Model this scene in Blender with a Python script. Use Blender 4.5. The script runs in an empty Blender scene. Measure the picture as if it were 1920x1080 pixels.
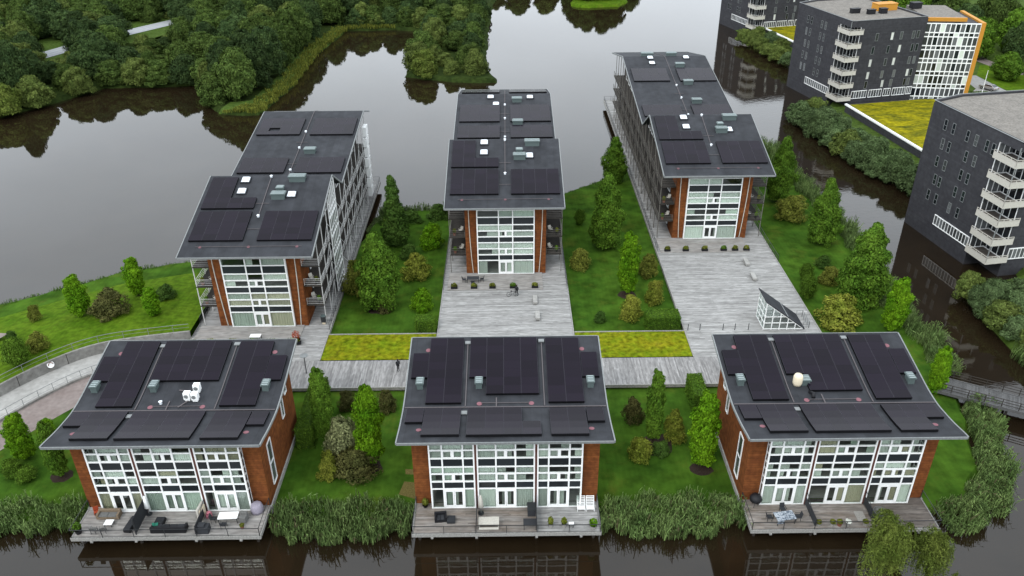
import bpy, bmesh, math, random
import numpy as np
from mathutils import Matrix, Vector
from mathutils.geometry import tessellate_polygon

# ------------------------------------------------------------------ camera, sky, sun, exposure
sc = bpy.context.scene
C = sc.collection
def make_camera():
    f_px, th, yw, rl = 1546.1, 0.51979, 0.00422, -0.00846
    fwd = Vector((math.sin(yw)*math.cos(th), math.cos(yw)*math.cos(th), -math.sin(th)))
    right = Vector((math.cos(yw), -math.sin(yw), 0))
    up = right.cross(fwd)
    r2 = right*math.cos(rl) + up*math.sin(rl)
    u2 = -right*math.sin(rl) + up*math.cos(rl)
    cd = bpy.data.cameras.new('camera'); cam = bpy.data.objects.new('camera', cd); C.objects.link(cam)
    cd.sensor_width = 36; cd.lens = f_px/1920*36; cd.clip_start = 1; cd.clip_end = 4000
    m = Matrix((r2, u2, -fwd)).transposed().to_4x4(); m.translation = (0, 0, 60)
    cam.matrix_world = m
    sc.camera = cam
make_camera()

SUN_EL, SUN_AZ = math.radians(47), math.radians(212)      # soft light through cloud, from behind-left of the camera
SKY_STRENGTH, SUN_STRENGTH, EXPOSURE = 0.15, 1.2, 0.0
w = bpy.data.worlds.new('World'); sc.world = w; w.use_nodes = True
nt = w.node_tree; nt.nodes.clear()
sky = nt.nodes.new('ShaderNodeTexSky'); sky.sky_type = 'NISHITA'; sky.sun_disc = False
sky.sun_elevation = SUN_EL; sky.sun_rotation = SUN_AZ; sky.dust_density = 4.0; sky.air_density = 1.0
hs = nt.nodes.new('ShaderNodeHueSaturation'); hs.inputs['Saturation'].default_value = 0.12
tc = nt.nodes.new('ShaderNodeTexCoord')
mp = nt.nodes.new('ShaderNodeMapping'); mp.inputs['Scale'].default_value = (1.4, 1.4, 3.5)
ns = nt.nodes.new('ShaderNodeTexNoise'); ns.inputs['Scale'].default_value = 1.6; ns.inputs['Detail'].default_value = 5
rp = nt.nodes.new('ShaderNodeMapRange'); rp.inputs['From Min'].default_value = .3; rp.inputs['From Max'].default_value = .7
rp.inputs['To Min'].default_value = .86; rp.inputs['To Max'].default_value = 1.12
cl = nt.nodes.new('ShaderNodeMix'); cl.data_type = 'RGBA'; cl.inputs['Factor'].default_value = .78
cl.inputs['B'].default_value = (15.2, 16.4, 17.6, 1)     # cloud deck, same units as the sky texture
mu = nt.nodes.new('ShaderNodeVectorMath'); mu.operation = 'SCALE'
bg = nt.nodes.new('ShaderNodeBackground'); bg.inputs['Strength'].default_value = SKY_STRENGTH
wo = nt.nodes.new('ShaderNodeOutputWorld')
L = nt.links.new
L(sky.outputs[0], hs.inputs['Color']); L(hs.outputs[0], cl.inputs['A'])
L(tc.outputs['Generated'], mp.inputs['Vector']); L(mp.outputs[0], ns.inputs['Vector']); L(ns.outputs[0], rp.inputs['Value'])
L(cl.outputs['Result'], mu.inputs[0]); L(rp.outputs[0], mu.inputs['Scale']); L(mu.outputs[0], bg.inputs['Color']); L(bg.outputs[0], wo.inputs[0])

sd = bpy.data.lights.new('sun', 'SUN'); sd.energy = SUN_STRENGTH; sd.angle = math.radians(14); sd.color = (1, .96, .9)
so = bpy.data.objects.new('sun', sd); C.objects.link(so)
dirv = Vector((math.sin(SUN_AZ)*math.cos(SUN_EL), math.cos(SUN_AZ)*math.cos(SUN_EL), math.sin(SUN_EL)))
so.rotation_euler = dirv.to_track_quat('Z', 'Y').to_euler(); so.location = dirv*300

sc.view_settings.view_transform = 'Standard'; sc.view_settings.look = 'None'
sc.view_settings.exposure = EXPOSURE; sc.view_settings.gamma = 1
sc.render.engine = 'CYCLES'
sc.cycles.max_bounces = 6; sc.cycles.diffuse_bounces = 2; sc.cycles.glossy_bounces = 3; sc.cycles.transparent_max_bounces = 12
sc.cycles.transmission_bounces = 3; sc.cycles.use_denoising = True; sc.cycles.caustics_reflective = False; sc.cycles.caustics_refractive = False
sc.cycles.sample_clamp_indirect = 6

# ------------------------------------------------------------------ materials
def lin(r, g=None, b=None):
    if g is None: g = b = r
    f = lambda c: (c/255/12.92) if c/255 <= .04045 else ((c/255+.055)/1.055)**2.4
    return (f(r), f(g), f(b), 1)
MATS = {}
def mat(name, col, rough=.7, spec=.3, metal=0., var=.0, nscale=2., ndetail=4, bump=0., bscale=8., isl=0., obj=0., col2=None, stretch=None, amount=None, custom=None, trans=0.):
    """Principled material: base colour varied by world-space noise (var / col2), per island, per object; optional bump."""
    m = bpy.data.materials.new(name); m.use_nodes = True; t = m.node_tree; N = t.nodes; K = t.links.new
    p = N['Principled BSDF']; p.inputs['Roughness'].default_value = rough; p.inputs['Specular IOR Level'].default_value = spec; p.inputs['Metallic'].default_value = metal
    geo = N.new('ShaderNodeNewGeometry')
    rgb = N.new('ShaderNodeRGB'); rgb.outputs[0].default_value = col; out = rgb.outputs[0]
    vec = geo.outputs['Position']
    if stretch:
        mm = N.new('ShaderNodeMapping'); mm.inputs['Scale'].default_value = stretch; K(vec, mm.inputs['Vector']); vec = mm.outputs[0]
    if var or col2:
        n = N.new('ShaderNodeTexNoise'); n.inputs['Scale'].default_value = nscale; n.inputs['Detail'].default_value = ndetail; n.inputs['Roughness'].default_value = .65
        K(vec, n.inputs['Vector'])
        r = N.new('ShaderNodeMapRange'); r.inputs['From Min'].default_value = .32; r.inputs['From Max'].default_value = .68; K(n.outputs[0], r.inputs['Value'])
        if col2:
            x = N.new('ShaderNodeMix'); x.data_type = 'RGBA'; K(r.outputs[0], x.inputs['Factor']); K(out, x.inputs['A']); x.inputs['B'].default_value = col2; out = x.outputs['Result']
        if var:
            n2 = N.new('ShaderNodeTexNoise'); n2.inputs['Scale'].default_value = nscale*4.3; n2.inputs['Detail'].default_value = 3; K(vec, n2.inputs['Vector'])
            r2 = N.new('ShaderNodeMapRange'); r2.inputs['From Min'].default_value = .3; r2.inputs['From Max'].default_value = .7
            r2.inputs['To Min'].default_value = 1-var; r2.inputs['To Max'].default_value = 1+var; K(n2.outputs[0], r2.inputs['Value'])
            v = N.new('ShaderNodeVectorMath'); v.operation = 'SCALE'; K(out, v.inputs[0]); K(r2.outputs[0], v.inputs['Scale']); out = v.outputs[0]
    for amt, sock in ((isl, geo.outputs['Random Per Island']), (obj, None)):
        if amt:
            if sock is None:
                oi = N.new('ShaderNodeObjectInfo'); sock = oi.outputs['Random']
            r = N.new('ShaderNodeMapRange'); r.inputs['To Min'].default_value = 1-amt; r.inputs['To Max'].default_value = 1+amt; K(sock, r.inputs['Value'])
            v = N.new('ShaderNodeVectorMath'); v.operation = 'SCALE'; K(out, v.inputs[0]); K(r.outputs[0], v.inputs['Scale']); out = v.outputs[0]
    K(out, p.inputs['Base Color'])
    if bump:
        n = N.new('ShaderNodeTexNoise'); n.inputs['Scale'].default_value = bscale; n.inputs['Detail'].default_value = 3; K(vec, n.inputs['Vector'])
        b = N.new('ShaderNodeBump'); b.inputs['Strength'].default_value = bump; b.inputs['Distance'].default_value = .05; K(n.outputs[0], b.inputs['Height']); K(b.outputs[0], p.inputs['Normal'])
    if trans:
        tr = N.new('ShaderNodeBsdfTranslucent'); K(out, tr.inputs['Color']); mx = N.new('ShaderNodeMixShader'); mx.inputs[0].default_value = trans
        K(p.outputs[0], mx.inputs[1]); K(tr.outputs[0], mx.inputs[2]); K(mx.outputs[0], N['Material Output'].inputs['Surface'])
    if custom: custom(m, N, K, p, out, geo)
    MATS[name] = m
    return m

def banded(axis, period, depth, width=.06):
    """thin darker joints every `period` metres along a world axis (courses of cladding, roofing sheet seams)"""
    def f(m, N, K, p, out, geo):
        s = N.new('ShaderNodeSeparateXYZ'); K(geo.outputs['Position'], s.inputs[0])
        d = N.new('ShaderNodeMath'); d.operation = 'DIVIDE'; d.inputs[1].default_value = period; K(s.outputs[axis], d.inputs[0])
        fr = N.new('ShaderNodeMath'); fr.operation = 'FRACT'; K(d.outputs[0], fr.inputs[0])
        g = N.new('ShaderNodeMath'); g.operation = 'LESS_THAN'; g.inputs[1].default_value = width; K(fr.outputs[0], g.inputs[0])
        r = N.new('ShaderNodeMapRange'); r.inputs['To Min'].default_value = 1; r.inputs['To Max'].default_value = depth; K(g.outputs[0], r.inputs['Value'])
        fl = N.new('ShaderNodeMath'); fl.operation = 'FLOOR'; K(d.outputs[0], fl.inputs[0])
        wn = N.new('ShaderNodeTexWhiteNoise'); wn.noise_dimensions = '1D'; K(fl.outputs[0], wn.inputs['W'])
        r3 = N.new('ShaderNodeMapRange'); r3.inputs['To Min'].default_value = .9; r3.inputs['To Max'].default_value = 1.1; K(wn.outputs['Value'], r3.inputs['Value'])
        q = N.new('ShaderNodeMath'); q.operation = 'MULTIPLY'; K(r.outputs[0], q.inputs[0]); K(r3.outputs[0], q.inputs[1])
        v = N.new('ShaderNodeVectorMath'); v.operation = 'SCALE'; K(out, v.inputs[0]); K(q.outputs[0], v.inputs['Scale']); K(v.outputs[0], p.inputs['Base Color'])
    return f

mat('brick', (.118, .038, .014, 1), .85, .1, var=.25, nscale=.5, ndetail=8, col2=(.172, .060, .018, 1), custom=banded(2, .3, .7, .12))
mat('roof', (.021, .0225, .0265, 1), .8, .2, var=.2, nscale=.22, ndetail=8, col2=(.033, .035, .040, 1), custom=banded(0, 1.0, .8, .04))
mat('roof_trim', (.17, .18, .18, 1), .5, .4, var=.15, nscale=1.5)
mat('white', (.80, .81, .80, 1), .45, .4, var=.05, nscale=2)
mat('offwhite', (.46, .44, .39, 1), .6, .3, var=.12, nscale=2)
mat('spandrel', (.016, .020, .023, 1), .22, .5, obj=.3)
mat('strip', (.080, .030, .022, 1), .7, .2)
mat('panel', (.0058, .0036, .0080, 1), .22, .5, obj=.25, custom=lambda m, N, K, p, out, geo: setattr(p.inputs['IOR'], 'default_value', 1.2))
mat('panel_side_shade', (.004, .004, .005, 1), .7, .1)  # near-black module sides, painting in the shadow edge below the raised panels
mat('panel_frame', (.026, .024, .032, 1), .5, .2)
mat('deck', (.205, .202, .195, 1), .85, .15, var=.22, nscale=.9, isl=.22, col2=(.31, .308, .30, 1), stretch=(.25, 1.2, 1))
mat('deck_y', (.190, .185, .180, 1), .85, .15, var=.22, nscale=.9, isl=.25, col2=(.25, .245, .24, 1), stretch=(1.2, .25, 1))
mat('deck_warm', (.165, .135, .110, 1), .85, .15, var=.25, nscale=.7, isl=.22, col2=(.24, .225, .21, 1), stretch=(.3, 1.2, 1))
mat('deck_grey', (.205, .190, .175, 1), .85, .15, var=.25, nscale=.7, isl=.22, col2=(.27, .262, .25, 1), stretch=(.3, 1.2, 1))
mat('deck_dark', (.085, .072, .062, 1), .85, .15, var=.25, nscale=.7, isl=.22, col2=(.135, .12, .108, 1), stretch=(.3, 1.2, 1))
mat('timber_edge', (.25, .245, .23, 1), .85, .15, var=.25, nscale=1.5)
mat('timber_dark', (.035, .030, .026, 1), .85, .15, var=.3, nscale=1.5)
mat('gallery_timber', (.038, .034, .030, 1), .85, .15, var=.25, nscale=1.5, obj=.2)
mat('gallery_rail', (.115, .108, .096, 1), .7, .25, var=.25, nscale=1.5, obj=.2)
mat('gallery_white', (.50, .50, .49, 1), .6, .3, var=.2, nscale=1.5, obj=.2)
mat('steel_dark', (.022, .024, .026, 1), .5, .4)
mat('steel_grey', (.16, .17, .17, 1), .45, .5, var=.1)
mat('concrete', (.24, .235, .22, 1), .9, .15, var=.18, nscale=.5, col2=(.15, .145, .135, 1), bump=.1)
mat('concrete_light', (.33, .325, .31, 1), .9, .15, var=.12, nscale=.4, col2=(.27, .265, .25, 1))
mat('paving', (.155, .125, .115, 1), .9, .15, var=.12, nscale=.5, col2=(.20, .17, .158, 1))
mat('asphalt', (.22, .22, .215, 1), .9, .2, var=.15, nscale=.4)
mat('motorway', (.30, .315, .33, 1), .9, .2, var=.06, nscale=.2)
def worn(m, N, K, p, out, geo):
    """drier, yellower patches and faint mowing stripes in the turf"""
    n = N.new('ShaderNodeTexNoise'); n.inputs['Scale'].default_value = .22; n.inputs['Detail'].default_value = 7; n.inputs['Roughness'].default_value = .7; K(geo.outputs['Position'], n.inputs['Vector'])
    r = N.new('ShaderNodeMapRange'); r.inputs['From Min'].default_value = .55; r.inputs['From Max'].default_value = .78; r.inputs['To Max'].default_value = .9; K(n.outputs[0], r.inputs['Value'])
    x = N.new('ShaderNodeMix'); x.data_type = 'RGBA'; K(r.outputs[0], x.inputs['Factor']); K(out, x.inputs['A']); x.inputs['B'].default_value = (.075, .090, .012, 1)
    w_ = N.new('ShaderNodeTexWave'); w_.inputs['Scale'].default_value = .55; w_.inputs['Distortion'].default_value = 1.5; w_.inputs['Detail'].default_value = 2; K(geo.outputs['Position'], w_.inputs['Vector'])
    r2 = N.new('ShaderNodeMapRange'); r2.inputs['To Min'].default_value = .97; r2.inputs['To Max'].default_value = 1.03; K(w_.outputs['Fac'], r2.inputs['Value'])
    v = N.new('ShaderNodeVectorMath'); v.operation = 'SCALE'; K(x.outputs['Result'], v.inputs[0]); K(r2.outputs[0], v.inputs['Scale']); K(v.outputs[0], p.inputs['Base Color'])
mat('lawn', (.022, .058, .006, 1), .95, .03, var=.34, nscale=.14, ndetail=10, col2=(.046, .094, .009, 1), bump=.5, bscale=6, custom=worn)
mat('lawn_light', (.040, .088, .004, 1), .95, .03, var=.28, nscale=.3, ndetail=8, col2=(.075, .125, .008, 1), bump=.5, bscale=6, custom=worn)
mat('verge', (.038, .068, .010, 1), .95, .03, var=.35, nscale=.3, ndetail=8, col2=(.055, .085, .02, 1), bump=.6, bscale=3)
mat('understory', (.014, .024, .006, 1), .95, .03, var=.35, nscale=.3, ndetail=8, col2=(.026, .04, .009, 1))
def bare(m, N, K, p, out, geo):
    """reddish-brown dry spots in the moss"""
    n = N.new('ShaderNodeTexNoise'); n.inputs['Scale'].default_value = .55; n.inputs['Detail'].default_value = 8; n.inputs['Roughness'].default_value = .75; K(geo.outputs['Position'], n.inputs['Vector'])
    r = N.new('ShaderNodeMapRange'); r.inputs['From Min'].default_value = .56; r.inputs['From Max'].default_value = .74; r.inputs['To Max'].default_value = .5; K(n.outputs[0], r.inputs['Value'])
    x = N.new('ShaderNodeMix'); x.data_type = 'RGBA'; K(r.outputs[0], x.inputs['Factor']); K(out, x.inputs['A']); x.inputs['B'].default_value = (.11, .070, .018, 1); K(x.outputs['Result'], p.inputs['Base Color'])
mat('sedum', (.085, .135, .005, 1), .95, .03, var=.5, nscale=.35, ndetail=12, col2=(.165, .150, .007, 1), bump=.5, bscale=7, custom=bare)
mat('sedum_yellow', (.26, .225, .006, 1), .95, .03, var=.5, nscale=.5, ndetail=10, col2=(.050, .060, .008, 1), bump=.5, bscale=5, stretch=(.5, 1.2, 1))
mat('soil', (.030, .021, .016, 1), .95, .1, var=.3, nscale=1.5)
mat('dark_brick', (.029, .029, .034, 1), .75, .25, var=.2, nscale=.4, ndetail=8, col2=(.041, .041, .046, 1), custom=banded(2, .25, .85, .15))
mat('gravel', (.20, .185, .165, 1), .95, .1, var=.25, nscale=.8, ndetail=8, col2=(.14, .13, .118, 1))
mat('dry_grass', (.105, .088, .030, 1), .95, .03, var=.35, nscale=2.)
mat('orange', (.44, .20, .022, 1), .6, .3, var=.08)
mat('vent', (.075, .100, .098, 1), .45, .4)
mat('dome', (.70, .74, .78, 1), .25, .5)
mat('pink_disc', (.19, .085, .10, 1), .8, .2)
mat('cable', (.085, .075, .078, 1), .7, .3)
mat('curtain', (.78, .80, .74, 1), .9, .1, obj=.3, trans=.2)
mat('curtain_green', (.60, .66, .58, 1), .9, .1, obj=.3, trans=.2)
mat('curtain_beige', (.58, .52, .38, 1), .9, .1, obj=.25, trans=.2)
mat('curtain_brown', (.10, .07, .05, 1), .9, .1, obj=.3)
mat('room', (.22, .21, .20, 1), .9, .1)
mat('black', (.008, .008, .010, 1), .6, .3)
mat('charcoal', (.030, .032, .036, 1), .8, .2, obj=.3)
mat('grey_fabric', (.13, .13, .125, 1), .9, .1, var=.12)
mat('dead_reed', (.095, .085, .045, 1), .9, .05, isl=.4)
mat('wood', (.17, .13, .09, 1), .8, .2, var=.2)
mat('lilac', (.25, .23, .28, 1), .85, .2, var=.12, nscale=2)
mat('pink', (.42, .15, .19, 1), .8, .2)
mat('teal', (.03, .19, .13, 1), .7, .2)
mat('red', (.28, .05, .02, 1), .8, .2)
mat('terracotta', (.20, .085, .055, 1), .8, .2)
mat('stone_pot', (.28, .27, .25, 1), .9, .2, var=.15)
mat('blue_cloth', (.035, .055, .085, 1), .85, .2, nscale=6, col2=(.42, .46, .50, 1), ndetail=1)
mat('skin', (.40, .24, .17, 1), .6, .3)
mat('car_paint', (.35, .35, .35, 1), .25, .5, metal=.5)
mat('rubber', (.012, .012, .012, 1), .8, .2)
mat('bark', (.045, .034, .024, 1), .95, .1, var=.3, nscale=3)
mat('cream', (.62, .54, .40, 1), .6, .3)

def leafmat(name, c, c2, isl=.5, obj=.14, trans=.22):
    k = 1.72; c = (c[0]*k*1.04, c[1]*k, c[2]*k*.8, 1); c2 = (c2[0]*k*1.08, c2[1]*k*1.05, c2[2]*k*.85, 1)
    return mat(name, c, .7, .05, nscale=.45, ndetail=2, col2=c2, isl=isl, obj=obj, trans=trans)
leafmat('leaf_bright', (.036, .096, .004, 1), (.070, .140, .007, 1))
leafmat('leaf_mid', (.031, .070, .009, 1), (.054, .102, .013, 1))
leafmat('leaf_dark', (.020, .044, .010, 1), (.034, .064, .014, 1))
leafmat('leaf_olive', (.058, .070, .014, 1), (.082, .092, .020, 1))
leafmat('leaf_yellow', (.070, .092, .014, 1), (.105, .115, .022, 1))
leafmat('leaf_grey', (.080, .092, .050, 1), (.110, .122, .070, 1))
leafmat('leaf_red', (.032, .037, .014, 1), (.048, .048, .019, 1))
leafmat('leaf_wood1', (.016, .031, .013, 1), (.028, .046, .017, 1), obj=.3)
leafmat('leaf_wood2', (.024, .043, .012, 1), (.040, .062, .017, 1), obj=.25)
leafmat('leaf_wood3', (.042, .062, .018, 1), (.062, .082, .025, 1), obj=.2)
leafmat('leaf_willow', (.042, .064, .014, 1), (.068, .088, .022, 1))
leafmat('leaf_bank', (.036, .060, .028, 1), (.056, .084, .042, 1), obj=.2)
leafmat('reed', (.044, .076, .028, 1), (.074, .108, .044, 1), isl=.6)
leafmat('hedge', (.026, .054, .007, 1), (.042, .078, .010, 1))

def glass_material():
    m = bpy.data.materials.new('glass'); m.use_nodes = True; t = m.node_tree; N = t.nodes; K = t.links.new
    N.remove(N['Principled BSDF'])
    tr = N.new('ShaderNodeBsdfTransparent'); tr.inputs[0].default_value = (.88, .92, .90, 1)
    gl = N.new('ShaderNodeBsdfGlossy'); gl.inputs['Roughness'].default_value = .02; gl.inputs[0].default_value = (.95, 1, 1, 1)
    fr0 = N.new('ShaderNodeLayerWeight'); fr0.inputs[0].default_value = .5; fr = N.new('ShaderNodeMath'); fr.operation = 'POWER'; fr.inputs[1].default_value = 4.5; K(fr0.outputs['Facing'], fr.inputs[0])
    k = N.new('ShaderNodeMapRange'); k.inputs['To Min'].default_value = .05; k.inputs['To Max'].default_value = 1.0; K(fr.outputs[0], k.inputs['Value'])
    mx = N.new('ShaderNodeMixShader'); K(k.outputs[0], mx.inputs[0]); K(tr.outputs[0], mx.inputs[1]); K(gl.outputs[0], mx.inputs[2])
    K(mx.outputs[0], N['Material Output'].inputs['Surface']); MATS['glass'] = m
glass_material()
mat('glass_dark', (.012, .015, .018, 1), .06, .6, obj=.3)
mat('glass_grey', (.075, .080, .082, 1), .08, .6, obj=.6)

def water_material():
    def f(m, N, K, p, out, geo):
        p.inputs['IOR'].default_value = 1.44
        mm = N.new('ShaderNodeMapping'); mm.inputs['Scale'].default_value = (.8, 1.3, 1); K(geo.outputs['Position'], mm.inputs['Vector'])
        n = N.new('ShaderNodeTexNoise'); n.inputs['Scale'].default_value = 1.1; n.inputs['Detail'].default_value = 4; K(mm.outputs[0], n.inputs['Vector'])
        # breezy patches: ripples are stronger in the canal on the east side
        n2 = N.new('ShaderNodeTexNoise'); n2.inputs['Scale'].default_value = .035; n2.inputs['Detail'].default_value = 2; K(geo.outputs['Position'], n2.inputs['Vector'])
        s = N.new('ShaderNodeSeparateXYZ'); K(geo.outputs['Position'], s.inputs[0])
        e = N.new('ShaderNodeMapRange'); e.inputs['From Min'].default_value = 10; e.inputs['From Max'].default_value = 60; e.inputs['To Min'].default_value = .022; e.inputs['To Max'].default_value = .10; K(s.outputs[0], e.inputs['Value'])
        r = N.new('ShaderNodeMapRange'); r.inputs['From Min'].default_value = .4; r.inputs['From Max'].default_value = .65; r.inputs['To Min'].default_value = .3; r.inputs['To Max'].default_value = 1.2; K(n2.outputs[0], r.inputs['Value'])
        q = N.new('ShaderNodeMath'); q.operation = 'MULTIPLY'; K(e.outputs[0], q.inputs[0]); K(r.outputs[0], q.inputs[1])
        b = N.new('ShaderNodeBump'); b.inputs['Distance'].default_value = .12; K(q.outputs[0], b.inputs['Strength']); K(n.outputs[0], b.inputs['Height']); K(b.outputs[0], p.inputs['Normal'])
    mat('water', (.0120, .0080, .0042, 1), .03, .5, custom=f, var=.15, nscale=.05)
water_material()

# ------------------------------------------------------------------ helpers
def tag(o, label=None, category=None, group=None, kind=None):
    if label: o['label'] = label
    if category: o['category'] = category
    if group: o['group'] = group
    if kind: o['kind'] = kind
    return o
def thing(name, label, category, loc=(0, 0, 0), rz=0., group=None):
    o = bpy.data.objects.new(name, None); o.empty_display_size = .5; C.objects.link(o)
    o.location = loc; o.rotation_euler = (0, 0, rz)
    return tag(o, label, category, group)
def link(name, me, parent=None):
    o = bpy.data.objects.new(name, me); C.objects.link(o)
    if parent is not None: o.parent = parent
    return o

class MB:
    """collects boxes, bars, tubes and prisms and links them as one mesh"""
    def __init__(s): s.v = []; s.f = []
    def add(s, vs, fs):
        n = len(s.v); s.v += [tuple(p) for p in vs]; s.f += [tuple(i+n for i in q) for q in fs]; return s
    def box(s, x0, x1, y0, y1, z0, z1):
        return s.add([(x0,y0,z0),(x1,y0,z0),(x1,y1,z0),(x0,y1,z0),(x0,y0,z1),(x1,y0,z1),(x1,y1,z1),(x0,y1,z1)],
                     [(0,3,2,1),(4,5,6,7),(0,1,5,4),(1,2,6,5),(2,3,7,6),(3,0,4,7)])
    def bar(s, a, b, w, h=None):
        a, b = Vector(a), Vector(b); d = (b-a).normalized(); h = w if h is None else h
        u = Vector((0,0,1)) if abs(d.z) < .95 else Vector((1,0,0))
        r = d.cross(u).normalized()*(w/2); u = r.cross(d).normalized()*(h/2)
        vs = [a-r-u, a+r-u, a+r+u, a-r+u, b-r-u, b+r-u, b+r+u, b-r+u]
        return s.add(vs, [(0,1,2,3),(7,6,5,4),(0,4,5,1),(1,5,6,2),(2,6,7,3),(3,7,4,0)])
    def tube(s, pts, radii, n=8):
        rings = []; pts = [Vector(p) for p in pts]
        for i, p in enumerate(pts):
            d = (pts[min(i+1,len(pts)-1)]-pts[max(i-1,0)]).normalized()
            u = Vector((1,0,0)) if abs(d.x) < .8 else Vector((0,1,0))
            a = d.cross(u).normalized(); b = d.cross(a)
            rings.append([p + (a*math.cos(t)+b*math.sin(t))*radii[i] for t in [2*math.pi*k/n for k in range(n)]])
        vs = [q for r in rings for q in r]; fs = []
        for i in range(len(pts)-1):
            for k in range(n): fs.append((i*n+k, i*n+(k+1)%n, (i+1)*n+(k+1)%n, (i+1)*n+k))
        fs.append(tuple(range(n-1,-1,-1))); fs.append(tuple((len(pts)-1)*n+k for k in range(n)))
        return s.add(vs, fs)
    def lathe(s, c, prof, n=12):
        return s.tube([(c[0],c[1],c[2]+z) for r, z in prof], [max(r,.003) for r, z in prof], n)
    def prism(s, poly, z0, z1, side=True):
        n = len(poly); zt = z1 if isinstance(z1, (list, tuple)) else [z1]*n
        vs = [(x,y,z0) for x, y in poly] + [(x,y,z) for (x,y), z in zip(poly, zt)]
        return s.add(vs, [tuple(range(n-1,-1,-1)), tuple(range(n,2*n))] + [(i,(i+1)%n,n+(i+1)%n,n+i) for i in range(n)])
    def build(s, name, m, parent=None, smooth=False):
        me = bpy.data.meshes.new(name); me.from_pydata(s.v, [], s.f); me.materials.append(MATS[m])
        if smooth: me.polygons.foreach_set('use_smooth', [True]*len(me.polygons))
        me.update()
        return link(name, me, parent)

_unit = {}
def unit_box(m):
    if m not in _unit:
        b = MB().box(-.5,.5,-.5,.5,-.5,.5); me = bpy.data.meshes.new('unit_'+m); me.from_pydata(b.v, [], b.f); me.materials.append(MATS[m]); _unit[m] = me
    return _unit[m]
def piece(name, m, parent, x0, x1, y0, y1, z0, z1, rx=0):
    """one box-shaped piece sharing mesh data with its alikes"""
    o = link(name, unit_box(m), parent); o.location = ((x0+x1)/2, (y0+y1)/2, (z0+z1)/2); o.scale = (x1-x0, y1-y0, z1-z0)
    if rx: o.rotation_euler = (rx, 0, 0)
    return o
def pleated(m):
    k = 'pleat_'+m
    if k not in _unit:
        n = 28; vs = []; fs = []
        for i in range(n+1):
            x = -.5+i/n; y = .5*math.sin(i*1.9)+.2*math.sin(i*.7)
            vs += [(x, y, -.5), (x, y, .5)]
            if i: fs.append((2*i-2, 2*i, 2*i+1, 2*i-1))
        me = bpy.data.meshes.new(k); me.from_pydata(vs, [], fs); me.materials.append(MATS[m]); _unit[k] = me
    return _unit[k]
def curtain(m, parent, x0, x1, y, z0, z1):
    o = link('curtain', pleated(m), parent); o.location = ((x0+x1)/2, y, (z0+z1)/2); o.scale = (x1-x0, .09, z1-z0); return o

def in_poly(x, y, poly):
    c = False; n = len(poly)
    for i in range(n):
        (ax, ay), (bx, by) = poly[i], poly[(i+1) % n]
        if (ay > y) != (by > y) and x < (bx-ax)*(y-ay)/(by-ay)+ax: c = not c
    return c
def seg_dist(x, y, poly, closed=True):
    m = 1e9
    for i in range(len(poly) if closed else len(poly)-1):
        (ax, ay), (bx, by) = poly[i], poly[(i+1) % len(poly)]
        dx, dy = bx-ax, by-ay; t = max(0, min(1, ((x-ax)*dx+(y-ay)*dy)/(dx*dx+dy*dy+1e-9)))
        m = min(m, math.hypot(x-ax-t*dx, y-ay-t*dy))
    return m

# ------------------------------------------------------------------ the setting: water, land, lawns, decks
WATER = -1.5
LAWN = -0.6
rng = random.Random(7)
o = MB().add([(-1800,-300,WATER),(1800,-300,WATER),(1800,3000,WATER),(-1800,3000,WATER)], [(0,1,2,3)]).build('water', 'water'); tag(o, kind='structure')
o = MB().add([(-1800,-300,-4.5),(1800,-300,-4.5),(1800,3000,-4.5),(-1800,3000,-4.5)], [(0,1,2,3)]).build('lake_bed', 'soil'); tag(o, kind='structure')

def land(name, poly, ztop, m, skirt=1.5, jitter=.35, kind='structure', zlow=-2.4):
    r = random.Random(len(poly)*13+int(abs(ztop)*10)); pts = []
    n = len(poly)
    area = sum(poly[i][0]*poly[(i+1)%n][1]-poly[(i+1)%n][0]*poly[i][1] for i in range(n))
    if area < 0: poly = poly[::-1]
    for i in range(n):
        (ax, ay), (bx, by) = poly[i], poly[(i+1) % n]
        d = math.hypot(bx-ax, by-ay); k = max(1, int(d/2.5)) if d < 120 else 1
        for j in range(k):
            t = j/k; pts.append((ax+(bx-ax)*t+r.uniform(-jitter, jitter), ay+(by-ay)*t+r.uniform(-jitter, jitter)))
    n = len(pts); bm = bmesh.new()
    top = [bm.verts.new((x, y, ztop)) for x, y in pts]
    for tri in tessellate_polygon([[Vector((x, y, 0)) for x, y in pts]]):
        a_, b_, c_ = (pts[i] for i in tri); cr = (b_[0]-a_[0])*(c_[1]-a_[1])-(b_[1]-a_[1])*(c_[0]-a_[0])
        if abs(cr) > 1e-6: bm.faces.new([top[i] for i in (tri if cr > 0 else tri[::-1])])
    low = []
    for i, (x, y) in enumerate(pts):
        (ax, ay), (bx, by) = pts[i-1], pts[(i+1) % n]; dx, dy = bx-ax, by-ay; L_ = math.hypot(dx, dy)+1e-9
        low.append(bm.verts.new((x+dy/L_*skirt, y-dx/L_*skirt, zlow)))
    for i in range(n): bm.faces.new((top[i], low[i], low[(i+1) % n], top[(i+1) % n]))
    me = bpy.data.meshes.new(name); bm.to_mesh(me); bm.free(); me.materials.append(MATS[m])
    ob = link(name, me); return tag(ob, kind=kind)

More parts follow.
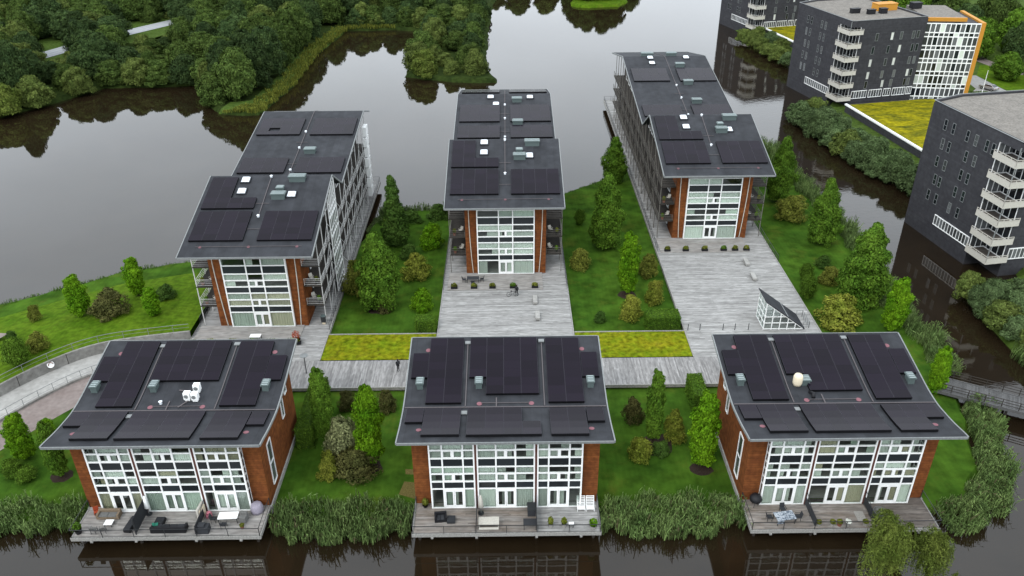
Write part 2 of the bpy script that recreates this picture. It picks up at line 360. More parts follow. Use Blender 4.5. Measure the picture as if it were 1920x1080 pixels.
ISLAND = [(-95,60.5),(-47,61),(-43,61.6),(-24,61.6),(-19,60.4),(-13,60.4),(-9.6,61.6),(8.7,61.6),(12.5,60.4),(17.6,60.4),(23.4,61.6),(41.5,61.6),(46,62.5),(49.5,66.5),(52,74),(54.3,85),(53.3,98),(55,116),(55,132),(53.5,147),(54,163),(49,169),(42,164),(24,152),(19.9,148.6),(16.5,145.3),(10.6,140.6),(8.6,139),(-9.6,136.5),(-10.8,135),(-16.4,133.6),(-22.1,133.7),(-23.5,124.2),(-25,118),(-42,116.8),(-49.6,115.5),(-59,112.3),(-66.8,107),(-73.8,102.2),(-95,92)]
land('lawn', ISLAND, LAWN, 'lawn')
FAR_BANK = [(-160,165),(-135,180),(-122,192),(-114,203),(-106.7,217),(-92,217),(-80,219),(-76,205),(-68,193.5),(-60,192.5),(-57.5,214),(-57.5,254),(-54,281),(-37,282),(-28,279),(-26,266),(-26.5,224.5),(-14.2,219),(-3.4,218),(-7,231),(-7,277),(-6,321),(-3,342),(62,346),(75,372),(82,420),(60,900),(-900,900),(-900,120)]
land('far_bank', FAR_BANK, -.5, 'understory', skirt=2.2)
RIGHT_BANK = [(66,40),(65.5,75),(67,86),(67,97),(67.5,104),(78,108),(80,126),(79,140),(76,150),(72.5,163),(69.5,186),(78,192),(84,205),(82,214),(81,231),(77,258),(76,277),(84,290),(86,345),(140,420),(500,700),(900,700),(900,40)]
land('right_bank', RIGHT_BANK, -.4, 'verge')
land('islet', [(24.5,318),(30,315),(41,316.5),(46,325),(40,334),(27,332)], -.6, 'lawn_light', jitter=.6)
land('peninsula_tip', [(-68.5,193.4),(-60,192.3),(-57.6,213),(-57.5,250),(-54,280),(-56.5,280),(-61,250),(-62,213),(-63,200),(-68,198)], -.3, 'verge')

def sheet(name, poly, z, m, kind='structure'):
    bm = bmesh.new(); f = bm.faces.new([bm.verts.new((x, y, z)) for x, y in poly]); bmesh.ops.triangulate(bm, faces=[f])
    bmesh.ops.recalc_face_normals(bm, faces=bm.faces[:])
    me = bpy.data.meshes.new(name); bm.to_mesh(me); bm.free(); me.materials.append(MATS[m]); return tag(link(name, me), kind=kind)
def lerp_curve(pts, n):
    d = [0]
    for a, b in zip(pts, pts[1:]): d.append(d[-1]+math.hypot(b[0]-a[0], b[1]-a[1]))
    out = []
    for i in range(n):
        s = d[-1]*i/(n-1); k = max(j for j in range(len(d)-1) if d[j] <= s+1e-9); t = (s-d[k])/(d[k+1]-d[k])
        out.append(tuple(a+(b-a)*t for a, b in zip(pts[k], pts[k+1])))
    return out
def smooth_curve(pts, n):
    P = lerp_curve(pts, n)
    for _ in range(6): P = [P[0]]+[tuple((a+2*b+c)/4 for a, b, c in zip(P[i-1], P[i], P[i+1])) for i in range(1, n-1)]+[P[-1]]
    return P
def strip_mesh(name, A, B, m, kind='structure', rows=1, wob=0, parent=None):
    """a ruled sheet between two curves of 3D points"""
    vs = []; fs = []; n = len(A); r = random.Random(3)
    for j in range(rows+1):
        t = j/rows
        for i in range(n): vs.append(tuple(a+(b-a)*t+(r.uniform(-wob, wob) if k == 2 and 0 < j < rows else 0) for k, (a, b) in enumerate(zip(A[i], B[i]))))
    for j in range(rows):
        for i in range(n-1): fs.append((j*n+i, j*n+i+1, (j+1)*n+i+1, (j+1)*n+i))
    ob = MB().add(vs, fs).build(name, m, parent, smooth=rows > 1); return tag(ob, kind=kind) if kind else ob

# the raised west lawn, the curved retaining wall, the walkway and the sunken drive
WALL = smooth_curve([(-76,61,1.),(-67,72,1.),(-61.6,81.1,1.),(-59.7,84.0,1.),(-57.5,86.7,1.),(-54.9,89.2,1.),(-52.3,90.5,1.),(-46.3,91.9,.95),(-42.45,92.6,.9)], 48)
SHORE_W = lerp_curve([(-112,70,-1.2),(-95,91,-1.2),(-73.8,101.8,-1.2),(-66.8,106.6,-1.2),(-59,111.9,-1.2),(-49.6,115.1,-1.2),(-42.45,116.5,-1.2)], 48)
bulge = []
vs = []; fs = []; NR = 9
for j in range(NR+1):
    t = j/NR
    for i in range(48):
        a, b = WALL[i], SHORE_W[i]; z = a[2]*(1-t)+b[2]*t + .55*math.sin(t*math.pi)
        vs.append((a[0]+(b[0]-a[0])*t, a[1]+(b[1]-a[1])*t, z - (.02 if j == 0 else 0)))
for j in range(NR):
    for i in range(47): fs.append((j*48+i, j*48+i+1, (j+1)*48+i+1, (j+1)*48+i))
tag(MB().add(vs, fs).build('west_lawn', 'lawn_light', smooth=True), kind='structure')
inner = lambda P, d, z: [(p[0]+d*nx, p[1]+d*ny, z if not callable(z) else z(p)) for p, (nx, ny) in zip(P, norms(P))]
def norms(P):
    out = []
    for i in range(len(P)):
        a, b = P[max(i-1,0)], P[min(i+1,len(P)-1)]; dx, dy = b[0]-a[0], b[1]-a[1]; l = math.hypot(dx, dy); out.append((dy/l, -dx/l))
    return out
rw = thing('retaining_wall', 'curved stained concrete retaining wall below the west lawn', 'wall')
W = WALL; IN = inner(W, .28, 1.02); vs = []; fs = []
for (a, b) in zip(W, IN): vs += [(a[0],a[1],-1.3),(a[0],a[1],1.04),(b[0],b[1],1.04),(b[0],b[1],-1.3)]
for i in range(len(W)-1):
    q, r_ = 4*i, 4*(i+1)
    for k in range(3): fs.append((q+k, r_+k, r_+k+1, q+k+1))
n_ = len(vs)-4; fs += [(0,1,2,3),(n_+3,n_+2,n_+1,n_)]
MB().add(vs, fs).build('wall_face', 'concrete', rw)
mb = MB()
for i in range(0, 47, 3):
    p = W[i]; mb.bar((p[0],p[1],1.03),(p[0],p[1],2.05),.05)
for a, b in zip(W, W[1:]):
    mb.bar((a[0],a[1],2.05),(b[0],b[1],2.05),.05); mb.bar((a[0],a[1],1.55),(b[0],b[1],1.55),.025)
mb.build('wall_railing', 'steel_grey', rw)
mb = MB()
for i in (14, 20, 26, 32):
    p = IN[i]; mb.bar((p[0],p[1],-1.2),(p[0],p[1],1.02),.05)
mb.build('wall_joint', 'timber_dark', rw)
SI = min(range(48), key=lambda i: math.hypot(W[i][0]+57.9, W[i][1]-86.4))
sg = thing('round_sign', 'round white sign with red ring on the curved concrete wall', 'sign', (IN[SI][0]+.06, IN[SI][1]-.08, .55))
ang = math.atan2(norms(W)[SI][1], norms(W)[SI][0])
mb = MB().tube([(0,0,0),(.05*math.cos(ang),.05*math.sin(ang),.03)], [.42,.42], 20); mb.build('sign_plate', 'white', sg)
mb = MB()
for k in range(20):
    t0, t1 = 2*math.pi*k/20, 2*math.pi*(k+1)/20
    q = [Vector((.07*math.cos(ang), .07*math.sin(ang), .045)) + Vector((-math.sin(ang),math.cos(ang),0))*math.cos(t)*.28 + Vector((0,0,1))*math.sin(t)*.28 for t in (t0, t1)]
    mb.bar(q[0], q[1], .07)
mb.build('ring_mark', 'terracotta', sg)
WALK_O = inner(W, 4.6, -.45); WALK_I = inner(W, .28, -.45)
strip_mesh('walkway', WALK_I, WALK_O, 'concrete_light')
kerb = thing('walkway_kerb', 'low concrete kerb wall with grey railing along the curved walkway', 'kerb')
mb = MB()
for a, b in zip(WALK_O, WALK_O[1:]):
    mb.bar((a[0],a[1],-.5),(b[0],b[1],-.5),.3,.4)
mb.build('kerb_wall', 'concrete', kerb); mb = MB()
for i, a in enumerate(WALK_O[:-1]):
    b = WALK_O[i+1]; mb.bar((a[0],a[1],.65),(b[0],b[1],.65),.045)
    mb.bar((a[0],a[1],-.0),(b[0],b[1],-.0),.025)
    if i % 2 == 0: mb.bar((a[0],a[1],-.3),(a[0],a[1],.65),.045)
mb.build('kerb_railing', 'steel_grey', kerb)
strip_mesh('sunken_drive', inner(W, 4.75, -.58), inner(W, 9.6, -.58), 'paving')
sheet('garden_path', [(-78,88),(-69,90.2),(-66.8,91.0),(-66.2,92.2),(-69,92.5),(-80,91)], 1.12, 'paving')
sheet('parking_bay', [(-75,80),(-66,84.5),(-64.6,86),(-66.5,88.3),(-75,88)], 1.12, 'asphalt')

# far-off motorway seen through the trees, and verges
road = [(-160,222,.2),(-141.8,234,.2),(-136.5,245,.2),(-131,262,.2),(-122.3,276.5,.2),(-116.9,286,.2),(-101.7,309,.2),(-80,334,.2),(-50,362,.2)]
R0 = smooth_curve(road, 40)
strip_mesh('motorway', inner(R0, -2.0, .2), inner(R0, 5.0, .2), 'motorway')
strip_mesh('road_verge', inner(R0, -16, .12), inner(R0, 15, .12), 'verge')
for k, dd in enumerate((-.8, 1.4, 3.6)):
    strip_mesh('lane_marking', inner(R0, dd, .21), inner(R0, dd+.3, .21), 'asphalt')

# ---- timber decks: real planks, one mesh per deck
def planks_x(mb, x0, x1, y0, y1, z, w=.145, gap=.012, seg=4.2, seed=1):
    r = random.Random(seed); y = y0
    while y < y1-.01:
        yy = min(y+w-gap, y1); x = x0-r.uniform(0, seg)
        while x < x1:
            a, b = max(x, x0), min(x+seg-.01, x1); x += seg
            if b-a > .05: dz = r.uniform(-.006, .006); mb.add([(a,y,z+dz),(b,y,z+dz),(b,yy,z+dz),(a,yy,z+dz),(a,y,z-.04),(b,y,z-.04),(b,yy,z-.04),(a,yy,z-.04)], [(0,1,2,3),(4,5,1,0),(5,6,2,1),(6,7,3,2),(7,4,0,3)])
        y += w
def planks_y(mb, x0, x1, y0, y1, z, w=.145, gap=.012, seg=4.0, seed=1):
    t = MB(); planks_x(t, y0, y1, x0, x1, z, w, gap, seg, seed)
    mb.add([(b, a, c) for a, b, c in t.v], [q[::-1] for q in t.f])
def railing(mb, pts, z, h=1.0, step=1.6, rails=(1.0, .55, .25), w=.045):
    for a, b in zip(pts, pts[1:]):
        d = math.hypot(b[0]-a[0], b[1]-a[1]); k = max(1, round(d/step))
        for i in range(k+1):
            x, y = a[0]+(b[0]-a[0])*i/k, a[1]+(b[1]-a[1])*i/k; mb.bar((x,y,z),(x,y,z+h),w)
        for r_ in rails: mb.bar((a[0],a[1],z+h*r_),(b[0],b[1],z+h*r_), w if r_ == 1 else w*.6)

def plaza(name, x0, x1, y0, y1, seed, rails, label):
    t = bpy.data.objects.new(name, None); C.objects.link(t); tag(t, label, None, None, 'structure')
    mb = MB(); planks_x(mb, x0+.16, x1-.16, y0, y1, 0, seed=seed); tag(mb.build('decking', 'deck', t), kind='stuff')
    mb = MB(); mb.box(x0, x0+.15, y0, y1, -.45, .05); mb.box(x1-.15, x1, y0, y1, -.45, .05); mb.box(x0+.15, x1-.15, y1-.15, y1+.02, -.45, .045); mb.build('edge_beam', 'timber_edge', t)
    mb = MB(); mb.box(x0+.2, x1-.2, y0+.1, y1-.1, -.42, -.06)
    y = y0+2
    while y < y1:
        for x in (x0+.5, x0+5, x1-5, x1-.5): mb.tube([(x,y,-4),(x,y,-.43)], [.16,.16], 8)
        y += 6
    mb.build('substructure', 'timber_dark', t)
    mb = MB()
    for pl in rails: railing(mb, pl, 0.05)
    mb.build('railing', 'steel_dark', t)
    return t
plaza('left_deck', -42.4, -24.15, 86.7, 146, 11, [[(-24.25,94),(-24.25,145.8),(-42.2,145.8)], [(-42.3,96),(-42.3,145)]], 'grey timber deck around the left long block')
plaza('middle_deck', -9.7, 8.65, 86.7, 165, 12, [[(-9.6,104.5),(-9.6,164.8),(8.5,164.8),(8.5,104.5)]], 'pale grey timber plaza in front of the middle long block')
plaza('right_deck', 23.4, 41.6, 86.7, 196, 13, [[(23.5,116),(23.5,195.8),(41.5,195.8),(41.5,112)]], 'pale grey timber plaza in front of the right long block')
t = bpy.data.objects.new('boardwalk', None); C.objects.link(t); tag(t, kind='structure')
mb = MB(); planks_y(mb, -46, 43, 81.0, 86.66, .0, w=.16, seed=5); tag(mb.build('decking', 'deck_y', t), kind='stuff')
mb = MB(); mb.box(-46, 43, 80.85, 80.98, -.4, .04); mb.build('edge_beam', 'timber_edge', t)
mb = MB(); mb.box(-46, 43, 81, 86.6, -.4, -.06); mb.box(-46, 43, 81.1, 81.3, -1.2, -.4); mb.build('substructure', 'timber_dark', t)
for i, (x0, x1) in enumerate(((-24.1,-9.75),(8.7,23.35))):
    t = bpy.data.objects.new('sedum_roof', None); C.objects.link(t); tag(t, ('yellow-green moss roof between the left and middle decks', 'yellow-green moss roof between the middle and right decks')[i], None, None, 'structure')
    vs = []; fs = []; r = random.Random(i); nx, ny = 40, 20
    for b in range(ny+1):
        for a in range(nx+1): vs.append((x0+(x1-x0)*a/nx, 86.72+5.9*b/ny, .03+r.uniform(0,.05)))
    for b in range(ny):
        for a in range(nx): q = b*(nx+1)+a; fs.append((q,q+1,q+nx+2,q+nx+1))
    MB().add(vs, fs).build('moss_layer', 'sedum', t, smooth=True)
    MB().box(x0, x1, 92.64, 92.80, -.62, .12).build('kerb_edge', 'timber_edge', t)
sheet('worn_patch', [(-11.2,66.3),(-9.9,66.2),(-9.9,67.0),(-11.3,67.1)], LAWN+.004, 'dry_grass')
sheet('worn_patch', [(-11.6,63.3),(-9.8,62.6),(-9.8,65.0),(-11.2,65.2)], LAWN+.004, 'dry_grass')
# mulch beds under the shrub groups
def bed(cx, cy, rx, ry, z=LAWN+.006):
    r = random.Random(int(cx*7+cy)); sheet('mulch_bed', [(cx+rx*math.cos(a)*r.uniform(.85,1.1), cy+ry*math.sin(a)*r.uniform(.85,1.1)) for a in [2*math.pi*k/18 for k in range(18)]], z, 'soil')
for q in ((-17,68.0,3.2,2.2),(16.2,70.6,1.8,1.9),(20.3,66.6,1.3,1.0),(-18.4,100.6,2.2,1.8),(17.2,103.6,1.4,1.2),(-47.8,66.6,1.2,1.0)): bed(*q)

# ---- right bank: podium with moss, drive, paths
def podium(name, label, poly, edge):
    t = thing(name, label, 'podium')
    MB().prism(poly, -1.2, 1.35).build('podium_wall', 'dark_brick', t)
    bm = bmesh.new(); cx = sum(p[0] for p in poly)/len(poly); cy = sum(p[1] for p in poly)/len(poly)
    inn = [(cx+(x-cx)*.965, cy+(y-cy)*.965) for x, y in poly]
    MB().add([(x,y,1.42) for x, y in inn], [tuple(range(len(inn)))]).build('moss_layer', 'sedum_yellow', t)
    mb = MB()
    for i in edge: a, b = poly[i], poly[(i+1) % len(poly)]; mb.bar((a[0],a[1],1.4),(b[0],b[1],1.4),.5,.35)
    mb.build('white_edge', 'white', t)
podium('moss_podium', 'low podium with yellow moss roof and white edge between the dark blocks', [(83.5,152),(78.6,186.6),(98,190.5),(112,190),(112,152)], [0])
podium('moss_podium', 'small yellow moss roof with white edge beside the far dark block', [(86.5,240),(81.2,267.5),(98,271),(104,240)], [0])
sheet('access_drive', [(108,193.5),(119,190),(126,192.5),(124.5,203),(124,216),(119.5,216),(118,204),(113,198)], -.38, 'asphalt')
sheet('east_lawn', [(124.8,203),(124.2,216),(130,226),(150,226),(150,196),(128,194)], -.385, 'lawn_light')
sheet('east_path', [(134,216),(131,232),(136,246),(139,246),(135,232),(138,216)], -.37, 'paving')

# ------------------------------------------------------------------ buildings
def profile(pts, win):
    Y = np.array([p[0] for p in pts]); Z = np.array([p[1] for p in pts])
    off = np.linspace(-win, win, 9)
    def f(y): return float(np.mean([np.interp(y+o_, Y, Z) for o_ in off])) if win else float(np.interp(y, Y, Z))
    return f
def roof_slab(parent, xa, xb, ys, pf, th=.2):
    """roof sheet following a profile, plus pale metal edges; returns the roof part"""
    mb = MB(); n = len(ys)
    top = [[(x, y, pf(y)) for y in ys] for x in (xa, xb)]; vs = top[0]+top[1]+[(x,y,z-th) for x,y,z in top[0]]+[(x,y,z-th) for x,y,z in top[1]]; fs = []
    for i in range(n-1):
        fs += [(i, n+i, n+i+1, i+1), (2*n+i, 2*n+i+1, 3*n+i+1, 3*n+i)]
    mb.add(vs, fs); roof = mb.build('roof', 'roof', parent)
    mb = MB()
    for x in (xa, xb):
        for i in range(n-1):
            a, b = ys[i], ys[i+1]; za, zb = pf(a), pf(b); x0, x1 = (x-.07, x+.05) if x == xa else (x-.05, x+.07)
            mb.add([(x0,a,za-th-.01),(x1,a,za-th-.01),(x1,a,za+.05),(x0,a,za+.05),(x0,b,zb-th-.01),(x1,b,zb-th-.01),(x1,b,zb+.05),(x0,b,zb+.05)],
                   [(3,2,6,7),(0,3,7,4),(1,5,6,2),(0,4,5,1)] + ([(0,1,2,3)] if i == 0 else []) + ([(4,7,6,5)] if i == n-2 else []))
    for y, s in ((ys[0], -1), (ys[-1], 1)):
        z = pf(y); mb.box(xa+.052, xb-.052, min(y, y+s*.08), max(y, y+s*.08), z-th-.02, z+.04)
    mb.build('roof_edge', 'roof_trim', roof)
    return roof
_modmesh = {}
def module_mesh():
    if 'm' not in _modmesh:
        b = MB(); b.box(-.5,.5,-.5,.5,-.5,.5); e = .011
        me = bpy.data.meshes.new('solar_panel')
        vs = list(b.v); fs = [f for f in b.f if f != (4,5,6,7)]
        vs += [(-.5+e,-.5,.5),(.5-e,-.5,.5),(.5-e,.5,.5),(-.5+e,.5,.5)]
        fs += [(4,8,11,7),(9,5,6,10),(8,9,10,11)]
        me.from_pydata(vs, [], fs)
        for k in ('panel_side_shade','panel_frame','panel'): me.materials.append(MATS[k])
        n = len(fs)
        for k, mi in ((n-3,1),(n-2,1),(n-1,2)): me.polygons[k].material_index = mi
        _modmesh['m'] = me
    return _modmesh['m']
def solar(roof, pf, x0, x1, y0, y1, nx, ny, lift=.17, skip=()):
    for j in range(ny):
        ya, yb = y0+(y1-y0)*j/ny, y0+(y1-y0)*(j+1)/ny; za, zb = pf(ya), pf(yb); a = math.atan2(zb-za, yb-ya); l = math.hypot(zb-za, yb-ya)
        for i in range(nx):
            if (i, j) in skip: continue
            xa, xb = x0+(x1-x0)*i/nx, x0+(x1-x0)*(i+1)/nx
            o = link('solar_panel', module_mesh(), roof); o.location = ((xa+xb)/2, (ya+yb)/2, (za+zb)/2+lift); o.scale = (xb-xa-.014, l-.006, .26); o.rotation_euler = (a, 0, 0)  # box made extra deep so its black sides stand in for shadow underneath
_vm = {}
mat('vent_lid', (.26, .31, .31, 1), .4, .4)
def vent(roof, pf, x, y, sx=1., sy=.9, h=.55):
    """grey-green roof ventilator: box on a curb with a pale louvred lid"""
    z = pf(y)
    key = (sx, sy, h)
    if key not in _vm:
        a = MB().box(-sx/2,sx/2,-sy/2,sy/2,-.25,h*.75); a.box(-sx/2-.1,sx/2+.1,-sy/2-.08,sy/2+.08,h*.78,h)
        b = MB()
        for k in range(4): yy = -sy/2+.05+k*(sy-.1)/3; b.box(-sx/2+.02,sx/2-.02,yy-.05,yy+.05,h+.004,h+.05)
        m1 = bpy.data.meshes.new('roof_vent'); a.add(b.v, b.f); m1.from_pydata(a.v, [], a.f); m1.materials.append(MATS['vent']); m1.materials.append(MATS['vent_lid'])
        for k in range(12-4, len(a.f)): m1.polygons[k].material_index = 1 if k >= 12 or k == 7 else 0
        _vm[key] = m1
    o = link('roof_vent', _vm[key], roof); o.location = (x, y, z); return o
def skylight(roof, pf, x, y, s=1.1):
    z = pf(y); a = math.atan2(pf(y+.5)-pf(y-.5), 1)
    mb = MB(); mb.box(-s/2-.12,s/2+.12,-s/2-.12,s/2+.12,-.1,.22); o = mb.build('skylight_curb', 'roof', roof); o.location = (x,y,z); o.rotation_euler = (a,0,0)
    mb = MB(); q = s/2
    mb.add([(-q,-q,.22),(q,-q,.22),(q,q,.22),(-q,q,.22),(-q*.75,-q*.75,.38),(q*.75,-q*.75,.38),(q*.75,q*.75,.38),(-q*.75,q*.75,.38)], [(0,1,5,4),(1,2,6,5),(2,3,7,6),(3,0,4,7),(4,5,6,7)])
    o = mb.build('skylight', 'dome', roof); o.location = (x,y,z); o.rotation_euler = (a,0,0)
def disc(roof, pf, x, y, r=.27):
    o = MB().tube([(0,0,0),(0,0,.02)], [r,r], 14).build('roof_drain', 'pink_disc', roof); o.location = (x,y,pf(y)+.015); o.rotation_euler = (math.atan2(pf(y+.4)-pf(y-.4),.8),0,0)
def conduit(roof, pf, pts, w=.07):
    mb = MB()
    for (x0,y0),(x1,y1) in zip(pts, pts[1:]):
        k = max(1, int(abs(y1-y0)/1.2))
        for i in range(k):
            a = (x0+(x1-x0)*i/k, y0+(y1-y0)*i/k); b = (x0+(x1-x0)*(i+1)/k, y0+(y1-y0)*(i+1)/k)
            mb.bar((a[0],a[1],pf(a[1])+.08),(b[0],b[1],pf(b[1])+.08), w, .05)
    mb.build('conduit', 'cable', roof)

CURT = ['curtain','curtain','curtain','curtain_green','curtain_green','curtain_beige']
def window_bay(parent, xs, zs, kinds, y, r, odds, mw=.15, dp=.16, door_col=None, name='window_bay'):
    """white mullion grid in the plane y with a pane (or dark spandrel) in every cell.
    xs: column edges; zs: row edges from the ground up; kinds: per row 'door','win','split','span'"""
    mb = MB(); h = mw/2
    X0, X1, Z0, Z1 = xs[0], xs[-1], zs[0], zs[-1]
    for x in xs: mb.box(x-h, x+h, y, y+dp, Z0, Z1)
    for z in zs:
        for a, b in zip(xs, xs[1:]): mb.box(a+h, b-h, y+.01, y+dp-.01, max(z-h, Z0), min(z+h, Z1))
    extra = []
    for k, (z0, z1) in enumerate(zip(zs, zs[1:])):
        kd = kinds[k]
        for c, (a, b) in enumerate(zip(xs, xs[1:])):
            a_, b_, c0, c1 = a+h, b-h, z0+h, z1-h; mid = c == (len(xs)-2)//2 and len(xs) > 2
            cells = [(a_, b_, c0, c1)]
            if kd == 'door' and mid:
                m_ = (a_+b_)/2; q = .13
                mb.box(a_, b_, y+.02, y+dp-.02, c1-.16, c1-.001)
                for (u, v) in ((a_, m_-.012), (m_+.012, b_)):
                    mb.box(u+.001, u+q, y+.03, y+dp-.04, c0, c1-.17); mb.box(v-q, v-.001, y+.03, y+dp-.04, c0, c1-.17)
                    mb.box(u+q, v-q, y+.035, y+dp-.045, c0, c0+.28); mb.box(u+q, v-q, y+.035, y+dp-.045, c1-.32, c1-.17)
                cells = [(a_+q, m_-.012-q, c0+.28, c1-.32), (m_+.012+q, b_-q, c0+.28, c1-.32)]
            elif kd == 'split' and mid:
                m_ = (a_+b_)/2; mb.box(m_-.09, m_+.09, y+.012, y+dp-.012, c0, c1)
                q = .07
                cells = []
                for (u, v) in ((a_, m_-.09), (m_+.09, b_)):
                    mb.box(u, u+q, y+.02, y+dp-.03, c0, c1); mb.box(v-q, v, y+.02, y+dp-.03, c0, c1)
                    mb.box(u+q, v-q, y+.025, y+dp-.035, c0, c0+q); mb.box(u+q, v-q, y+.025, y+dp-.035, c1-q, c1)
                    cells.append((u+q, v-q, c0+q, c1-q))
            extra.append((kd, cells))
    bay = mb.build(name, 'white', parent)
    cur = {}
    for idx, (kd, cells) in enumerate(extra):
        for (a, b, c, d) in cells:
            if kd == 'span': piece('spandrel_panel', 'spandrel', bay, a, b, y+.07, y+.10, c, d); continue
            piece('pane', 'glass', bay, a, b, y+.075, y+.085, c, d)
            fl = (sum(1 for z in zs if z < d-.3)//2)
            if r.random() < odds:
                m_ = cur.setdefault(idx % (len(xs)-1) if r.random() < .25 else fl, r.choice(CURT)); t = r.random()
                if t < .62: curtain(m_, bay, a-.03, b+.03, y+.24, c-.05, d+.05)
                elif t < .82: curtain(m_, bay, a-.03, a+(b-a)*r.uniform(.35,.7), y+.24, c-.05, d+.05)
                else: curtain(m_, bay, a+(b-a)*r.uniform(.35,.7), b+.03, y+.24, c-.05, d+.05)
    return bay

def side_window(parent, x, y0, y1, z0, z1, face, rows=1):
    """white-framed window on a wall facing +x or -x"""
    s = face; mb = MB(); q = .09; xo = lambda d: x+s*d
    def bx(ya, yb, za, zb, d=.10): mb.box(min(x-s*.05, xo(d)), max(x-s*.05, xo(d)), ya, yb, za, zb)
    bx(y0,y0+q,z0,z1); bx(y1-q,y1,z0,z1); bx(y0+q,y1-q,z0,z0+q,.12); bx(y0+q,y1-q,z1-q,z1,.098)
    zm = [z0+(z1-z0)*k/rows for k in range(rows+1)]
    for k in range(1, rows): bx(y0+q,y1-q,zm[k]-q/2,zm[k]+q/2,.096)
    wdw = mb.build('window', 'white', parent)
    for k in range(rows):
        a, b = zm[k]+(q if k == 0 else q/2), zm[k+1]-(q if k == rows-1 else q/2)
        piece('pane', 'glass_grey', wdw, min(x, xo(.04)), max(x, xo(.04)), y0+q, y1-q, a, b)
    return wdw

FRONT = [(-1.6,9.85),(1.2,9.30),(4.3,9.0),(6.4,9.2),(14.7,10.8)]
pF = profile(FRONT, .9)
ROWS = [0,2.56,3.50,4.50,5.38,6.46,7.47,8.36]; KIND = ['door','span','split','win','span','split','win']
def front_house(name, X, label, seed, spec):
    r = random.Random(seed); t = thing(name, label, 'house', (X, 60.65, 0))
    hw = 9.1; BK = .75; REAR = 13.4
    # brick shell: front piers, side walls, rear wall
    mb = MB()
    for s in (-1, 1):
        mb = MB(); a, b = sorted((s*7.42, s*hw)); mb.box(a, b, BK, BK+.32, -.3, 9.0); mb.build('brick_pier', 'brick', t); mb = MB()
        ys = [BK+.322]+[1.5+k for k in range(0, 12)]+[REAR]; x0, x1 = sorted((s*hw, s*(hw-.32)))
        vs = []; fs = []
        for y in ys:
            z = pF(y)-.29; vs += [(x0,y,-1.0),(x1,y,-1.0),(x1,y,z),(x0,y,z)]
        for i in range(len(ys)-1):
            q = 4*i
            for k in range(4): fs.append((q+k, q+(k+1)%4, q+4+(k+1)%4, q+4+k))
        fs += [(0,3,2,1), (len(vs)-4,len(vs)-3,len(vs)-2,len(vs)-1)]
        mb.add(vs, fs); mb.build('brick_wall', 'brick', t)
    MB().box(-hw+.322, hw-.322, REAR-.32, REAR, -1.0, pF(REAR-.16)-.28).build('brick_wall', 'brick', t)
    mb = MB()
    for z in (2.95, 5.85): mb.box(-7.3, 7.3, .2, 8.0, z, z+.22)
    mb.box(-hw+.34, hw-.34, 6.5, 6.6, 0, 8.7); mb.box(-hw+.34, hw-.34, .9, REAR-.4, -.05, -.01)
    for x in (-2.93, 2.93): mb.box(x-.08, x+.08, .2, 6.5, 0, 8.6)
    for s in (-1, 1): mb.box(s*7.3-.04, s*7.3+.04, .75, 6.5, 0, 8.6)
    mb.build('interior', 'room', t)
    # three glazed bays
    for c, (xa, xb) in enumerate(((-7.42,-3.03),(-2.81,2.81),(3.03,7.42))):
        wd = xb-xa; fr = ([0,.285,.755,1],[0,.325,.67,1],[0,.245,.715,1])[c]
        xs = [xa+.06+(wd-.12)*u for u in fr]
        window_bay(t, xs, ROWS, KIND, 0, r, spec['odds'][c], door_col=None)
    for x in (-2.92, 2.92): piece('timber_strip', 'strip', t, x-.10, x+.10, -.02, .3, 0, 8.42)
    for s in (-1, 1):   # glazed returns of the projecting facade
        mb = MB(); x0, x1 = sorted((s*7.42, s*7.30))
        for z in ROWS: mb.box(x0, x1, .165, .74, max(z-.05, 0), z+.05)
        mb.box(x0, x1, .66, .745, 0, 8.36); ret = mb.build('glazed_return', 'white', t)
        for k, (a, b) in enumerate(zip(ROWS, ROWS[1:])): piece('pane' if KIND[k] != 'span' else 'spandrel_panel', 'glass_dark' if KIND[k] != 'span' else 'spandrel', ret, x0+.04, x1-.04, .165, .66, a+.05, b-.05)
    MB().box(-7.45, 7.45, -.03, .8, 8.42, 8.60).build('facade_head', 'roof_trim', t)
    # side windows, plinth
    for s in (-1, 1):
        side_window(t, s*hw, 2.6, 3.9, 1.0, 6.2, s, 2); side_window(t, s*hw, 8.6, 9.5, 4.6, 7.4, s, 1); side_window(t, s*hw, 10.4, 11.3, 6.4, 9.0, s, 1)
        a, b = sorted((s*hw, s*(hw+.14))); MB().box(a, b, .6, REAR, -1.0, -.05).build('plinth', 'concrete_light', t)
    # roof
    ys = list(np.linspace(-1.6, 14.7, 34)); roof = roof_slab(t, -10.13, 10.13, ys, pF)
    A = spec['solar']
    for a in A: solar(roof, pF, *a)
    for x in spec['vents']: vent(roof, pF, x, 7.7, .62, 1.0, .7)
    for x, y in ((-8.2,12.7),(8.2,12.7),(-2.6,5.1),(2.6,5.1),(-8.25,.75),(8.2,.7)): disc(roof, pF, x, y)
    conduit(roof, pF, [(-10,4.55),(10,4.5)], .12); conduit(roof, pF, [(-2.4,5.15),(2.4,5.15)], .06)
    for x in (-4.0, 3.9): conduit(roof, pF, [(x,13.6),(x+.01,4.7)], .1)
    conduit(roof, pF, [(-.9,5.9),(-.9,4.6)], .12)
    for x, y in ((-4.0, 13.7), (3.9, 13.9), (-4.05, 3.6)): MB().box(x-.3, x+.3, y-.25, y+.25, pF(y)+.05, pF(y)+.16).build('cable_cover', 'steel_grey', roof)
    # terrace over the water
    Y0, Y1, zd = -3.45, .74, 0.0
    ter = MB(); ter.box(-9.15, 9.15, Y0, Y0+.14, -.36, .03); ter.box(-9.15, -9.02, Y0+.14, Y1, -.36, .02); ter.box(9.02, 9.15, Y0+.14, Y1, -.36, .02)
    for x in (-7.2, -2.9, 2.9, 7.2): ter.box(x-.12, x+.12, Y0-.06, Y0+1.0, -.55, -.364)
